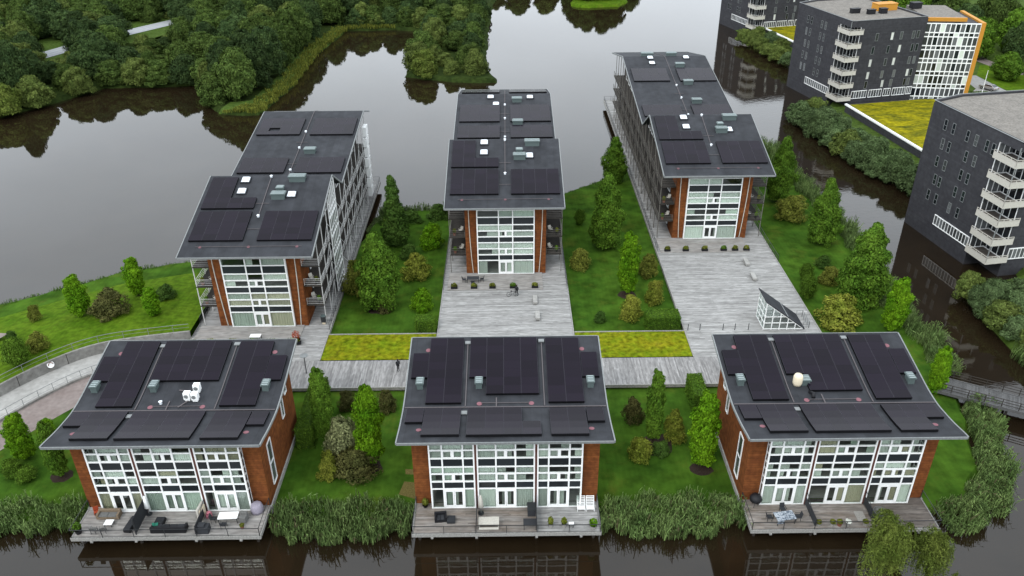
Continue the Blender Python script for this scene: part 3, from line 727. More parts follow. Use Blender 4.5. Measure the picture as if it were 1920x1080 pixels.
    terrace = ter.build('terrace', 'timber_edge', t)
    for k, (xa, xb) in enumerate(((-9.0,-2.95),(-2.93,2.93),(2.95,9.0))):
        mb = MB(); planks_x(mb, xa, xb, Y0+.15, Y1 if k != 1 else .0, zd, seed=seed+k, seg=3.1); tag(mb.build('decking', spec['deck'][k], terrace), kind='stuff')
    mb = MB(); mb.box(-9.0, 9.0, Y0+.2, Y1, -.34, -.05)
    for x in (-8.5, -2.9, 2.9, 8.5):
        for y in (-2.6, .4): mb.tube([(x,y,-3.2),(x,y,-.35)], [.15,.15], 8)
    mb.build('substructure', 'timber_dark', terrace)
    mb = MB(); railing(mb, [(-9.05, .7), (-9.05, Y0+.07), (9.05, Y0+.07), (9.05, .7)], .02, step=2.9, rails=(1.0,.12), w=.05); mb.build('railing', 'steel_dark', terrace)
    return t

W2 = 1.78
def std_solar(centre, fc, notch=None):
    A = [(-8.0,-4.4,5.0,14.2,2,8), (-9.72,-8.02,8.55,12.0,1,3), (4.3,7.9,5.0,14.1,2,8), (7.95,9.7,8.5,11.95,1,3)]
    A += centre + fc
    return A
frontL = [(-7.95,-4.35,-.6,4.2,2,4), (-9.7,-8.0,1.8,4.2,1,2)]
frontR = [(4.3,7.85,-.7,4.05,2,4), (7.95,9.6,1.7,4.0,1,2)]
mirror = lambda A: [(-b,-a,c,d,n,m) for a,b,c,d,n,m in A]
solA = std_solar([(-3.75,3.3,8.55,14.2,4,5)], [(-9.7,-4.35,-.6,4.2,3,4,.17,((0,0),(0,1)))]+frontR+[(-3.75,3.3,-.65,4.2,4,4)])
solB = std_solar([(-1.95,3.4,6.25,14.2,3,7), (-3.72,-1.95,8.55,14.2,1,5)], frontL+frontR+[(-3.7,3.4,-.68,1.75,4,2), (-3.7,1.6,1.76,4.2,3,2)])
solC = std_solar([(-1.95,3.4,6.25,14.2,3,7), (-3.72,-1.95,8.55,14.2,1,5)], frontL+[(4.3,9.5,-.7,4.05,3,4,.17,((2,0),(2,1)))]+[(-3.7,3.4,-.68,4.2,4,4)])
hA = front_house('brick_house', -33.3, 'brick terrace house block with white air units on its dark solar roof, left of three', 21, dict(odds=(.8,.7,.95), solar=solA, vents=(-9.0,-3.0,8.4), deck=('deck_grey','deck_grey','deck_grey')))
hB = front_house('brick_house', -.48, 'brick terrace house block in the middle of the front row over the water', 22, dict(odds=(.95,1.0,.72), solar=solB, vents=(-8.7,-2.7,8.7), deck=('deck_warm','deck_warm','deck')))
hC = front_house('brick_house', 32.25, 'brick terrace house block behind the willow, right of three in the front row', 23, dict(odds=(.95,.65,.9), solar=solC, vents=(-8.7,8.7), deck=('deck_warm','deck_warm','deck_dark')))

# ---- long four-storey blocks
ZL = [0.15,2.45,3.40,4.38,5.40,6.36,7.32,8.30,9.52,10.62]; KL = ['door','span','split','win','span','split','win','span','win']
def long_block(name, X, Y, label, seed, pts, end, arrays, skies, vents, white_bay=None, sides=(-1,1)):
    r = random.Random(seed); t = thing(name, label, 'apartment block', (X, Y, 0)); pm = profile(pts, .25)
    hw = 5.95; rx = -.12
    # core: brick piers and side walls in front, darker timber/glass walls behind, walls follow the roof
    def side_wall(mb, s, y0, y1, th=.3):
        x0, x1 = sorted((s*hw, s*(hw-th))); n = max(2, int((y1-y0)/1.2)); vs = []; fs = []
        for i in range(n+1):
            y = y0+(y1-y0)*i/n; z = pm(y)-.3; vs += [(x0,y,0),(x1,y,0),(x1,y,z),(x0,y,z)]
        for i in range(n):
            q = 4*i
            for k in range(4): fs.append((q+k, q+(k+1)%4, q+4+(k+1)%4, q+4+k))
        fs += [(0,3,2,1), (4*n,4*n+1,4*n+2,4*n+3)]; mb.add(vs, fs)
    for s in (-1, 1):
        mb = MB(); a, b = sorted((s*4.22, s*hw)); mb.box(a, b, .45, .75, 0, 12.1); mb.build('brick_pier', 'brick', t)
        mb = MB(); side_wall(mb, s, .752, 4.6); mb.build('brick_wall', 'brick', t)
        mb = MB(); side_wall(mb, s, 4.602, end-2.2); mb.build('side_wall', 'gallery_timber', t)
    MB().box(-hw+.302, hw-.302, end-2.5, end-2.2, 0, pm(end-2.3)-.3).build('rear_wall', 'gallery_timber', t)
    for s in (-1, 1):
        mb = MB(); q = s*(hw-.55)
        for i in range(8):
            f = lambda k: (q - s*.45*(k/8)**2*1.0, .40, .2+11.6*(1-k/8)); mb.bar(f(i), f(i+1), .12, .10)
        mb.build('downpipe', 'offwhite', t)
    mb = MB()
    for z in (2.9, 5.85, 8.8): mb.box(-4.1, 4.1, .25, 7.5, z, z+.22)
    mb.box(-hw+.32, hw-.32, 6.5, 6.6, 0, 12.5); mb.box(-hw+.32, hw-.32, .8, 7, .02, .1)
    for s in (-1, 1): mb.box(s*4.15-.04, s*4.15+.04, .45, 6.5, .1, 11.5)
    mb.build('interior', 'room', t)
    window_bay(t, [-4.16,-1.03,1.03,4.16], ZL, KL, 0, r, .85, mw=.16)
    for s in (-1, 1):
        a, b = sorted((s*4.23, s*4.09)); MB().box(a, b, .162, .45, .1, 10.65).build('facade_return', 'white', t)
    MB().box(-4.3, 4.3, -.02, .5, 10.69, 11.75).build('facade_head', 'roof_trim', t)
    # roof with panels, skylights, vents
    ys = sorted(set([p[0] for p in pts] + [round(v, 2) for v in np.linspace(pts[0][0], pts[-1][0], 40)] + [14.2,14.4,14.6,14.8]))
    roof = roof_slab(t, rx-8.54, rx+8.54, ys, pm)
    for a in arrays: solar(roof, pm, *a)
    for x, y in skies: skylight(roof, pm, x, y)
    for x, y, sx in vents: vent(roof, pm, x, y, sx, 1.1 if sx > 1.5 else .8, .7)
    conduit(roof, pm, [(0,5.4),(0,14.3)], .1); conduit(roof, pm, [(0,21.2),(0,end-3)], .1)
    conduit(roof, pm, [(-6.8,-.35),(6.8,-.35)], .05)
    for x in (-6.2, 0, 6.2): disc(roof, pm, x, -.35, .2)
    for y in (5.5, 14.0, 24, 31, 36.5):
        if y < end-4: MB().lathe((0,y,pm(y)), [(.16,0),(.16,.25),(.22,.27),(.02,.4)], 10).build('vent_pipe', 'dome', roof)
    for y in (3.0, 8.2, 26, 33): conduit(roof, pm, [(-.9,y),(.9,y)], .07)
    # galleries on both sides
    for s in (-1, 1):
        x0, x1 = sorted((s*(hw+.02), s*8.35)); xo = s*8.3; yend = end-2.4
        for lev in (2.85, 5.8, 8.75):
            mb = MB(); mb.box(x0, x1, .9, yend, lev, lev+.16); slab = mb.build('gallery_floor', 'gallery_timber', t)
            mb = MB(); railing(mb, [(s*(hw+.1), .95), (xo, .95), (xo, yend)], lev+.16, 1.0, 1.8 if s*X <= 0 or X == -.4 else 1.8, (1.0,.7,.42,.15), .05); mb.build('gallery_railing', 'gallery_white' if X < -20 else 'gallery_rail', slab)
        y = .98; k = 0
        while y < yend:
            mb = MB(); mb.box(min(xo-.05,xo+.05), max(xo-.05,xo+.05), y-.06, y+.06, 0, pm(y)-.32); o_ = mb.build('gallery_post', 'gallery_white' if X < -20 else 'gallery_rail', t)
            y += 3.6
        mb = MB(); y = 4.6; k = 0
        while y+3.6 < yend:
            for zz in ((0,2.85),(2.9,5.8),(5.85,8.75),(8.8,11.6)):
                a, b = (zz[0], zz[1]) if k % 2 == 0 else (zz[1], zz[0]); mb.bar((xo,y,a),(xo,y+3.6,b), .05)
            y += 3.6; k += 1
        mb.build('bracing', 'gallery_white' if X < -20 else 'gallery_rail', t)
        if s in sides:
            y = 5.2
            while y+3 < yend:
                for z in (.4, 3.2, 6.15, 9.1):
                    if z+2.1 < pm(y+1.3)-.4: side_window(t, s*hw, y, y+2.6, z, z+2.1, s, 1)
                y += 3.6
    if white_bay:
        s, ya, yb = white_bay; mb = MB(); x = s*8.42
        n = 5
        for i in range(n+1):
            y = ya+(yb-ya)*i/n; zt = pm(y)-.35; mb.box(x-.07, x+.07, y-.06, y+.06, .1, zt)
        for z in (.2, 2.9, 5.85, 8.8, 11.6):
            mb.box(x-.065, x+.065, ya+.07, yb-.07, z-.14, z+.14); mb.box(x-.06, x+.06, ya+.07, yb-.07, z+.95, z+1.03)
        gb = mb.build('glazed_stair_bay', 'white', t)
        for i in range(n):
            y0, y1 = ya+(yb-ya)*i/n+.07, ya+(yb-ya)*(i+1)/n-.07
            for z0, z1 in ((.35,2.75),(3.05,5.7),(6.0,8.65),(8.95,11.4)): piece('pane', 'glass_grey', gb, x-.02, x+.02, y0, y1, z0, z1)
        for k in range(7):
            z = 1.2+k*1.85; MB().box(s*8.5-.15, s*8.5+.5, 41.6-.25*(k % 2), 43.6, z, z+1.6).build('white_screen', 'white', t)
    # planted terrace in front of the facade
    mb = MB(); mb.box(-8.6, 5.4, -4.6, .42, .004, .12); mb.build('front_terrace', 'deck_grey', t)
    return t
fa = [(-7.95,-.95,.6,6.35,4,5), (.85,7.9,.6,6.3,4,5)]
ulA = [(-8.05,-4.5,7.0,13.7,2,6), (-4.5,-.97,7.0,9.2,2,2)]
long_block('apartment_block', -33.25, 94.73, 'long four-storey brick and glass block with dark roof, left of three on the lake', 31, [(-2.3,11.95),(14.5,16.25),(20.4,12.6),(44.3,16.0),(50,14.2)], 50,
    fa+ulA+[(-7.95,-.85,35.4,41.1,4,5,.17,((1,1),)),(.85,7.9,35.3,41.1,4,5),(-8,-.9,23.1,27.6,4,4),(.7,7.85,23.0,27.6,4,4)],
    [(-3.4,13.3),(-3.4,10.8),(3.6,10.0)], [(3.8,13.4,2.2),(1.9,9.6,1.8),(1.9,10.9,.9),(1.95,29.8,1.7)], white_bay=(1, 9.6, 14.6))
long_block('apartment_block', -.4, 108.9, 'long four-storey brick and glass block with dark roof, middle of three on the lake', 32, [(-2.3,11.95),(14.5,16.25),(20.5,12.6),(41.5,15.35),(53,12.8)], 53,
    fa+ulA+[(-7.95,-.9,29.7,36.3,4,5),(.95,8.0,29.7,36.2,4,5),(-8,-.88,23.6,28.1,4,4),(.95,8,23.6,28.1,4,4),(-8,-1,42.4,49,4,5),(.8,7.8,42.4,49,4,5)],
    [(-3.2,13.4),(-3.2,10.8),(3.7,9.9),(-2.6,39.9),(-1.6,36.9),(4.6,39.7)], [(4.2,13.0,2.2),(2.2,9.5,1.8),(2.2,10.8,.9),(2.2,38.3,1.7),(2.2,29.2,1.7)])
long_block('apartment_block', 32.6, 120.1, 'long four-storey brick and glass block with timber galleries, right of three on the lake', 33, [(-2.3,11.95),(14.5,16.25),(20.8,12.5),(51,16.8),(68,13.4)], 68,
    fa+ulA+[(-7.9,-.9,38.4,44.3,4,5),(1.1,8.1,38.3,44.2,4,5),(-7.9,-.9,23.4,27.8,4,4),(1.1,8,23.4,27.8,4,4)],
    [(-3.15,13.4),(-3.15,10.7),(3.7,9.8),(-3.15,49.9),(-3.15,47.2),(4.2,49.9)], [(4.4,13.1,2.2),(2.4,9.5,1.8),(2.4,10.8,.9),(2.2,45.7,1.7),(2.4,37.5,1.7),(2.5,29.3,1.7),(-3.5,52,2.4),(1.5,52,2.0)], sides=(-1,))

# ---- dark grey canal blocks
def dark_block(name, Lc, phi, LEN, TOP, label, left_wins, right_wins, glass_wing=False, roof_boxes=False, WID=19.6):
    t = thing(name, label, 'apartment block', (Lc[0], Lc[1], 0), phi)
    nx, ny = 2.6, 4.4; yc = -LEN
    body = [(0,0),(0,yc+ny),(nx,yc+ny),(nx,yc),(WID,yc),(WID,2),(6,2)]
    MB().prism(body[::-1], -2.2, TOP-1.4).build('brick_wall', 'dark_brick', t)
    full = [(0,0),(0,yc),(WID,yc),(WID,2),(6,2)]
    mb = MB().prism(full[::-1], TOP-1.398, TOP-.35); mb.build('upper_wall', 'dark_brick', t)
    mb = MB(); n = len(full)
    cx = sum(p[0] for p in full)/n; cy = sum(p[1] for p in full)/n
    for i in range(n):
        a, b = full[i], full[(i+1) % n]; sh = lambda p: (p[0]+(.2 if p[0] < cx else -.2), p[1]+(.2 if p[1] < cy else -.2))
        a, b = sh(a), sh(b); mb.bar((a[0],a[1],TOP-.17),(b[0],b[1],TOP-.17),.4,.36)
    mb.build('parapet', 'dark_brick', t)
    roof = MB().add([(p[0]+(.3 if p[0] < cx else -.3), p[1]+(.3 if p[1] < cy else -.3), TOP-.3) for p in full[::-1]], [tuple(range(n))[::1]]).build('flat_roof', 'gravel', t)
    mb = MB()
    for i in range(n):
        a, b = full[i], full[(i+1) % n]; mb.bar((a[0],a[1],TOP+.03),(b[0],b[1],TOP+.03),.16,.05)
    mb.build('coping', 'steel_grey', roof)
    # corner balconies
    levels = [1.0+3.05*k for k in range(6)]
    for k, z in enumerate(levels):
        mb = MB(); mb.prism([(-.7,yc+ny-.2),(-.7,yc-.6),(nx+.3,yc-.6),(nx+.3,yc-.004),(nx-.004,yc-.004),(nx-.004,yc+ny-.2)], z+.12, z+.42)
        bal = mb.build('balcony', 'offwhite', t)
        MB().box(-.6, nx-.05, yc-.5, yc+ny-.25, z+.422, z+.44).build('balcony_decking', 'deck_dark', bal)
        mb = MB(); P = [(-.66,yc+ny-.25),(-.66,yc-.56),(nx+.25,yc-.56)]
        for a, b in zip(P, P[1:]): mb.bar((a[0],a[1],z+.78),(b[0],b[1],z+.78),.05,.70)
        for zz in (.95, .6): 
            for a, b in zip(P, P[1:]): mb.bar((a[0],a[1],z+.42+zz),(b[0],b[1],z+.42+zz),.07 if zz > .9 else .05)
        for a, b in zip(P, P[1:]):
            for i in range(5): mb.bar((a[0]+(b[0]-a[0])*i/4, a[1]+(b[1]-a[1])*i/4, z+.42),(a[0]+(b[0]-a[0])*i/4, a[1]+(b[1]-a[1])*i/4, z+1.37),.07)
        mb.build('balcony_railing', 'offwhite', bal)
        h = min(z+3.05, TOP-1.4)
        if h-z > 1.5:
            mb = MB(); x = nx-.05; y = yc+ny-.05
            for q in (0, .95, 1.9, 2.85): mb.box(q, q+.1, y-.06, y+.04, z+.44, h); 
            for q in (0, 1.2, 2.4, 3.6, 4.6): mb.box(x-.06, x+.04, yc+.1+q, yc+.2+q, z+.44, h)
            for zz in (z+.44, h-.2): mb.box(.0, nx, y-.055, y+.035, zz, zz+.16); mb.box(x-.055, x+.035, yc+.1, yc+ny-.1, zz, zz+.15)
            fr = mb.build('balcony_window', 'white', bal)
            piece('pane', 'glass_grey', fr, .05, nx-.1, y-.02, y+.02, z+.6, h-.2); piece('pane', 'glass_dark', fr, x-.02, x+.02, yc+.2, yc+ny-.15, z+.6, h-.2)
            MB().tube([(-.45,yc-.35,z+.42),(-.45,yc-.35,z+3.1)], [.09,.09], 8).build('balcony_post', 'steel_grey', bal)
    # windows
    def win(face, p, z, w=.75, h=1.75):
        mb = MB(); q = .07
        if face == 'L':
            X0 = -.05; mb.box(X0, .0-.002, p-w/2, p-w/2+q, z, z+h); mb.box(X0, -.002, p+w/2-q, p+w/2, z, z+h); mb.box(X0-.02, -.002, p-w/2+q, p+w/2-q, z, z+q); mb.box(X0, -.002, p-w/2+q, p+w/2-q, z+h-q, z+h)
            mb.box(X0, -.002, p-w/2+q, p+w/2-q, z+h*.45, z+h*.45+.05)
            f_ = mb.build('window', 'steel_grey', t)
            piece('pane', rng.choice(['glass_dark','glass_dark','glass_grey']), f_, -.025, -.004, p-w/2+q, p+w/2-q, z+q, z+h-q)
        else:
            Y0 = yc-.05; mb.box(p-w/2, p-w/2+q, Y0, yc-.002, z, z+h); mb.box(p+w/2-q, p+w/2, Y0, yc-.002, z, z+h); mb.box(p-w/2+q, p+w/2-q, Y0-.02, yc-.002, z, z+q); mb.box(p-w/2+q, p+w/2-q, Y0, yc-.002, z+h-q, z+h)
            f_ = mb.build('window', 'steel_grey', t)
            piece('pane', rng.choice(['glass_dark','glass_grey','curtain']), f_, p-w/2+q, p+w/2-q, yc-.025, yc-.004, z+q, z+h-q)
    rng2 = random.Random(int(Lc[1]))
    for (p, z) in left_wins: win('L', -p, z)
    for (p, z) in right_wins: win('R', p, z)
    # white strip windows of the ground storey
    def strip(face, a, b, z0, z1, n):
        mb = MB(); q = .07
        for i in range(n+1):
            c = a+(b-a)*i/n
            if face == 'L': mb.box(-.12, -.003, -c-q/2, -c+q/2, z0, z1)
            else: mb.box(c-q/2, c+q/2, yc-.12, yc-.003, z0, z1)
        for z in (z0-.12, z1):
            if face == 'L': mb.box(-.14, -.003, -b-.05, -a+.05, z, z+.12)
            else: mb.box(a-.05, b+.05, yc-.14, yc-.003, z, z+.12)
        f_ = mb.build('strip_window', 'white', t)
        for i in range(n):
            c0, c1 = a+(b-a)*i/n+q/2, a+(b-a)*(i+1)/n-q/2
            if face == 'L': piece('pane', 'glass_grey', f_, -.06, -.004, -c1, -c0, z0, z1)
            else: piece('pane', 'glass_grey', f_, c0, c1, yc-.06, yc-.004, z0, z1)
    strip('L', LEN*.35, LEN-ny-.3, 1.5, 3.0, 12)
    for a, b, n_ in ((3.2,7.2,6),(7.8,11.2,5),(11.8,13.6,3),(14.2,17.6,5),(18,19.4,3)): strip('R', a, b, 1.5, 3.1, n_)
    if glass_wing:
        # white glazed stair wing with orange frame
        x0, x1, y = WID+.05, WID+12.6, yc-1.2+2.2; zt = TOP-1.6
        ang = math.radians(-20)
        wing = bpy.data.objects.new('glazed_wing', None); C.objects.link(wing); wing.parent = t; wing.location = (WID+.3, yc+.6, 0); wing.rotation_euler = (0,0,ang)
        Wd = 12.2; nC = 11; rows = []
        z = -.3
        for k in range(6): rows += [(z, z+.95), (z+.95, z+3.0)]; z += 3.0
        mb = MB()
        for i in range(nC+1): xx = Wd*i/nC; mb.box(xx-.1, xx+.1, -.1, .1, -.3, z)
        for a, b in rows: mb.box(0, Wd, -.09, .09, a-.12, a+.12)
        mb.box(0, Wd, -.09, .09, z-.12, z+.12); mb.build('curtain_wall', 'white', wing)
        for i in range(nC):
            for a, b in rows: piece('pane', rng2.choice(['glass_grey','glass_grey','glass_grey','glass_grey','glass_dark','curtain_green']), wing, Wd*i/nC+.11, Wd*(i+1)/nC-.11, -.03, .03, a+.13, b-.13)
        MB().box(.02, Wd-.02, .12, 14, -.6, z-.1).build('wing_body', 'dark_brick', wing)
        MB().box(Wd, Wd+.9, -.25, 14, -.6, z+.3).build('orange_frame', 'orange', wing)
        MB().box(-.4, Wd*.72, -.1, .5, z+.5, z+1.3).build('orange_fascia', 'orange', wing)
        MB().box(-.3, Wd*.72, .52, 15, z+.2, z+1.25).build('wing_roof', 'gravel', wing)
    if roof_boxes:
        for k, (x, y, sx, sy, h, m) in enumerate(((6.5,-13.5,2.2,1.0,1.0,'black'),(9.4,-15.5,1.8,1.0,1.0,'black'),(12.6,-15.5,1.6,1.2,1.1,'black'),(15.4,-12,5.2,2.6,1.5,'orange'),(24,-12,2.4,1.6,1.2,'black'))):
            MB().box(x-sx/2, x+sx/2, y-sy/2, y+sy/2, TOP-.3 if x < 19 else TOP-.4, TOP-.3+h).box(x-sx/2-.1, x+sx/2+.1, y-sy/2-.1, y+sy/2+.1, TOP-.3+h+.002, TOP-.2+h).build('roof_unit', m, roof)
LW1 = [(p, z) for z, ps in ((16.3,(4,6,9.4,11.4,13.8,15.2)),(13.3,(4.4,6.0,10.2,12.2)),(10.3,(4.2,6.2,10.2,11.8)),(7.4,(4.8,6.0,10,11.9)),(4.5,(4.2,6.2,9.7,11.7))) for p in ps]
LW2 = [(p, z) for z, ps in ((15.5,(5,6.6,11,12.6)),(12.7,(5,6.6,11,12.6)),(9.8,(5.2,6.8,11,12.6)),(7.0,(5,6.6,11,12.6)),(4.2,(5,6.6,11,12.6))) for p in ps]
RW = [(p, z) for z, ps in ((14.6,(7,11,13.4,16.6,17.8)),(11.6,(6.6,10.6,13.6,17,18.2)),(8.7,(6.6,10.6,12.8,17,18.3)),(5.8,(6.6,10.4,13.6,17.2,18.2)),(3.6,(6.6,11,13.3,17,18))) for p in ps]
dark_block('canal_block', (68.6,129.2), math.radians(9.4), 20.4, 20.0, 'dark grey brick block with white corner balconies, nearest on the canal', LW1, RW)
dark_block('canal_block', (72.8,212), math.radians(13.3), 22.6, 19.4, 'dark grey brick block with orange-framed white glass wing', LW2, RW, True, True)
dark_block('canal_block', (72.2,287), math.radians(15), 22.6, 19.4, 'farthest dark grey brick block, cut by the top of the picture', LW2, RW)

# ---- glazed stair entrance on the right plaza
t = thing('stair_entrance', 'white wedge-shaped glazed stair entrance with dark sloping roof on the right plaza', 'stair entrance', (34.0,92.9,0))
xL, xR, dY, hT = 0., 5.3, 3.4, 3.9
zr = lambda x: hT*(1-x/xR)+.15
mb = MB()
for y in (.0, dY):
    cols = [0, 1.05, 2.1, 3.15, 4.2]
    for x in cols: mb.box(x-.05, x+.05, y-.05, y+.05, 0, zr(x)-.05)
    for z in (.12, 1.05, 2.0): xe = xR*(1-(z-.15)/hT) if z > .2 else xR; mb.box(.052, xe, y-.045, y+.045, z-.05, z+.05)
    mb.bar((0,y,zr(0)),(xR,y,zr(xR)),.12)
for y in (1.15, 2.3): mb.box(-.05, .05, y-.05, y+.05, 0, zr(0)-.06)
for z in (.12, 1.05, 2.0, 3.0, zr(0)-.05): mb.box(-.045, .045, .06, dY-.06, z-.05, z+.05)
fr = mb.build('glazed_frame', 'white', t)
for y in (.0, dY):
    mb = MB(); mb.add([(.05,y,.17),(xR-.1,y,.17),(.05,y,zr(0)-.1)], [(0,1,2)]); mb.build('pane', 'glass', fr)
piece('pane', 'glass', fr, -.01, .01, .05, dY-.05, .17, zr(0)-.1)
mb = MB(); mb.add([(-.25,-.15,zr(-.25)+.08),(xR+.2,-.15,zr(xR+.2)+.08),(xR+.2,dY+.15,zr(xR+.2)+.08),(-.25,dY+.15,zr(-.25)+.08),(-.25,-.15,zr(-.25)+.22),(xR+.2,-.15,zr(xR+.2)+.22),(xR+.2,dY+.15,zr(xR+.2)+.22),(-.25,dY+.15,zr(-.25)+.22)], [(0,3,2,1),(4,5,6,7),(0,1,5,4),(1,2,6,5),(2,3,7,6),(3,0,4,7)])
rf = mb.build('sloping_roof', 'roof', t)
mb = MB(); mb.bar((3.0,-.15,zr(3.0)+.25),(3.0,dY+.15,zr(3.0)+.25),.08); mb.build('roof_seam', 'steel_grey', rf)
mb = MB(); railing(mb, [(5.4,.3),(6.2,.3),(6.2,3.2),(5.4,3.2)], 0, 1.0, .8); mb.build('stair_railing', 'steel_grey', t)

mat('bridge_timber', (.085, .085, .085, 1), .85, .15, var=.2, nscale=1.2, isl=.2)
# ---- footbridge over the canal mouth
t = thing('footbridge', 'grey timber footbridge with railings crossing to the right bank', 'footbridge')
a, b = Vector((51.5,80.5,.15)), Vector((68.5,71.0,.15)); d = (b-a).normalized(); nrm = Vector((-d.y,d.x,0))
mb = MB(); n = 110
for i in range(n):
    p, q = a+(b-a)*(i/n), a+(b-a)*((i+.93)/n); w_ = nrm*1.55
    vs = [p-w_, q-w_, q+w_, p+w_]; mb.add([tuple(v) for v in vs]+[(v.x,v.y,v.z-.05) for v in vs], [(0,1,2,3),(4,5,1,0),(5,6,2,1),(6,7,3,2),(7,4,0,3)])
tag(mb.build('decking', 'bridge_timber', t), kind='stuff')
mb = MB()
for s in (-1, 1): mb.bar(a+nrm*1.6*s-Vector((0,0,.15)), b+nrm*1.6*s-Vector((0,0,.15)), .16, .4)
mb.build('edge_beam', 'bridge_timber', t); mb = MB()
for s in (-1, 1):
    for i in range(12): p = a+(b-a)*(i/11)+nrm*1.62*s; mb.bar(p, p+Vector((0,0,1.1)), .07)
    for h in (1.1, .75, .4): mb.bar(a+nrm*1.62*s+Vector((0,0,h)), b+nrm*1.62*s+Vector((0,0,h)), .06)
mb.build('bridge_railing', 'gallery_timber', t); mb = MB()
for f_ in (.12, .4, .7):
    for s in (-1, 1): p = a+(b-a)*f_+nrm*1.2*s; mb.tube([(p.x,p.y,-3.5),(p.x,p.y,-.1)], [.14,.14], 8)
mb.build('bridge_pile', 'timber_dark', t)

# ------------------------------------------------------------------ furniture and small things
Z0 = .012
def box_thing(name, label, cat, loc, parts, rz=0, group=None):
    """parts: (part name, material, list of boxes)"""
    t = thing(name, label, cat, loc, rz, group)
    for pn, m, bs in parts:
        mb = MB()
        for b_ in bs: mb.box(*b_)
        o_ = mb.build(pn, m, t)
        if pn in ('cushion','seat','backrest','cover'):
            bv = o_.modifiers.new('soft', 'BEVEL'); bv.width = .04; bv.segments = 2
    return t
def table(label, loc, w, d, h, m, rz=0, top=.05, leg='steel_dark', name='table'):
    t = thing(name, label, 'table', loc, rz); MB().box(-w/2,w/2,-d/2,d/2,h-top,h).build('tabletop', m, t)
    for sx in (-1,1):
        for sy in (-1,1): MB().box(min(sx*(w/2-.1),sx*(w/2-.04)), max(sx*(w/2-.1),sx*(w/2-.04)), min(sy*(d/2-.1),sy*(d/2-.04)), max(sy*(d/2-.1),sy*(d/2-.04)), 0, h-top-.001).build('leg', leg, t)
    return t
def chair(label, loc, rz, m='charcoal', group=None):
    t = thing('chair', label, 'chair', loc, rz, group)
    MB().box(-.25,.25,-.25,.25,.42,.47).build('seat', m, t)
    b = MB(); b.add([(-.25,.22,.47),(.25,.22,.47),(.25,.27,.47),(-.25,.27,.47),(-.24,.34,.92),(.24,.34,.92),(.24,.38,.92),(-.24,.38,.92)], [(0,3,2,1),(4,5,6,7),(0,1,5,4),(1,2,6,5),(2,3,7,6),(3,0,4,7)]); b.build('backrest', m, t)
    for sx in (-1,1):
        for sy in (-1,1): x, y = sx*.22, sy*.22; MB().box(x-.02,x+.02,y-.02,y+.02,0,.42).build('leg', 'steel_dark', t)
        MB().box(min(sx*.25,sx*.29), max(sx*.25,sx*.29), -.25, .26, .62, .66).build('armrest', m, t)
    return t
def leaf_arrays(P, Nrm, size, r, aspect=.62):
    """quads centred at P facing Nrm, randomly spun"""
    n = len(P); a = r.normal(size=(n,3)); u = np.cross(Nrm, a); u /= np.linalg.norm(u, axis=1, keepdims=True)+1e-9; v = np.cross(Nrm, u)
    s = (size*r.uniform(.5, 1.45, n))[:,None]; u = u*s; v = v*s*aspect
    bend = Nrm*s*.18
    V = np.stack([P-u-bend, P-v*.9, P+u-bend, P+v*.9], 1).reshape(-1,3)
    return V
def quad_mesh(name, V, m):
    n = len(V)//4; me = bpy.data.meshes.new(name); me.vertices.add(len(V)); me.vertices.foreach_set('co', np.ascontiguousarray(V, dtype=np.float32).ravel())
    me.loops.add(4*n); me.loops.foreach_set('vertex_index', np.arange(4*n, dtype=np.int32)); me.polygons.add(n)
    me.polygons.foreach_set('loop_start', np.arange(0, 4*n, 4, dtype=np.int32)); me.update(calc_edges=True); me.materials.append(MATS[m]); return me
def blob_leaves(r, c, rad, n, size, flat=1.):
    u = r.normal(size=(n,3)); u /= np.linalg.norm(u, axis=1, keepdims=True); k = r.uniform(.55, 1.05, n)[:,None]**.6
    P = np.array(c)+u*k*np.array(rad)*1.; N = u*np.array([1,1,flat])+r.normal(size=(n,3))*.45; N /= np.linalg.norm(N, axis=1, keepdims=True)
    return leaf_arrays(P, N, size, r)
def pot_plant(label, loc, pm, lm, r=.28, ph=.45, h=.7, group=None, name='potted_plant'):
    t = thing(name, label, 'potted plant', loc, 0, group); MB().lathe((0,0,0), [(r*.7,0),(r,ph),(r*1.05,ph),(r*.9,ph-.05)], 12).build('pot', pm, t)
    g = np.random.default_rng(int(abs(loc[0]*10))+3); link('foliage', quad_mesh('foliage', blob_leaves(g, (0,0,ph+h*.45), (r*1.1,r*1.1,h*.55), 260, .09), lm), t); return t
def planter(label, loc, w, lm, h=.35, group=None, m='black'):
    t = thing('planter', label, 'planter', loc, 0, group)
    mb = MB(); mb.box(-w/2,w/2,-.22,-.18,0,h); mb.box(-w/2,w/2,.18,.22,0,h); mb.box(-w/2,-w/2+.04,-.179,.179,0,h); mb.box(w/2-.04,w/2,-.179,.179,0,h); mb.box(-w/2+.04,w/2-.04,-.179,.179,.05,h-.06); mb.build('trough', m, t)
    g = np.random.default_rng(int(abs(loc[0]*10+loc[1]))); link('foliage', quad_mesh('foliage', blob_leaves(g, (0,0,h+.16), (w*.48,.26,.38), 240, .11), lm), t)
def lsofa(label, loc, w, m, side, rz=0, cm=None, d=.85):
    parts = [('base', m, [(-w/2,w/2,0,d,.05,.32)]), ('backrest', m, [(-w/2,w/2,d-.2,d,.322,.75)]), ('arm', m, [(-w/2,-w/2+.2,0,d-.201,.322,.6)]), ('arm', m, [(w/2-.2,w/2,0,d-.201,.322,.6)])]
    k = max(2, round((w-.4)/.8))
    for i in range(k): a = -w/2+.21+(w-.42)*i/k; parts.append(('cushion', cm or m, [(a,a+(w-.42)/k-.02,.02,d-.22,.323,.46)]))
    if side: x = side*(w/2-.45); parts.append(('chaise', m, [(x-.45,x+.45,-1.0,-.002,.05,.32)])); parts.append(('cushion', cm or m, [(x-.42,x+.42,-.97,-.02,.323,.45)]))
    return box_thing('sofa', label, 'sofa', loc, parts, rz)
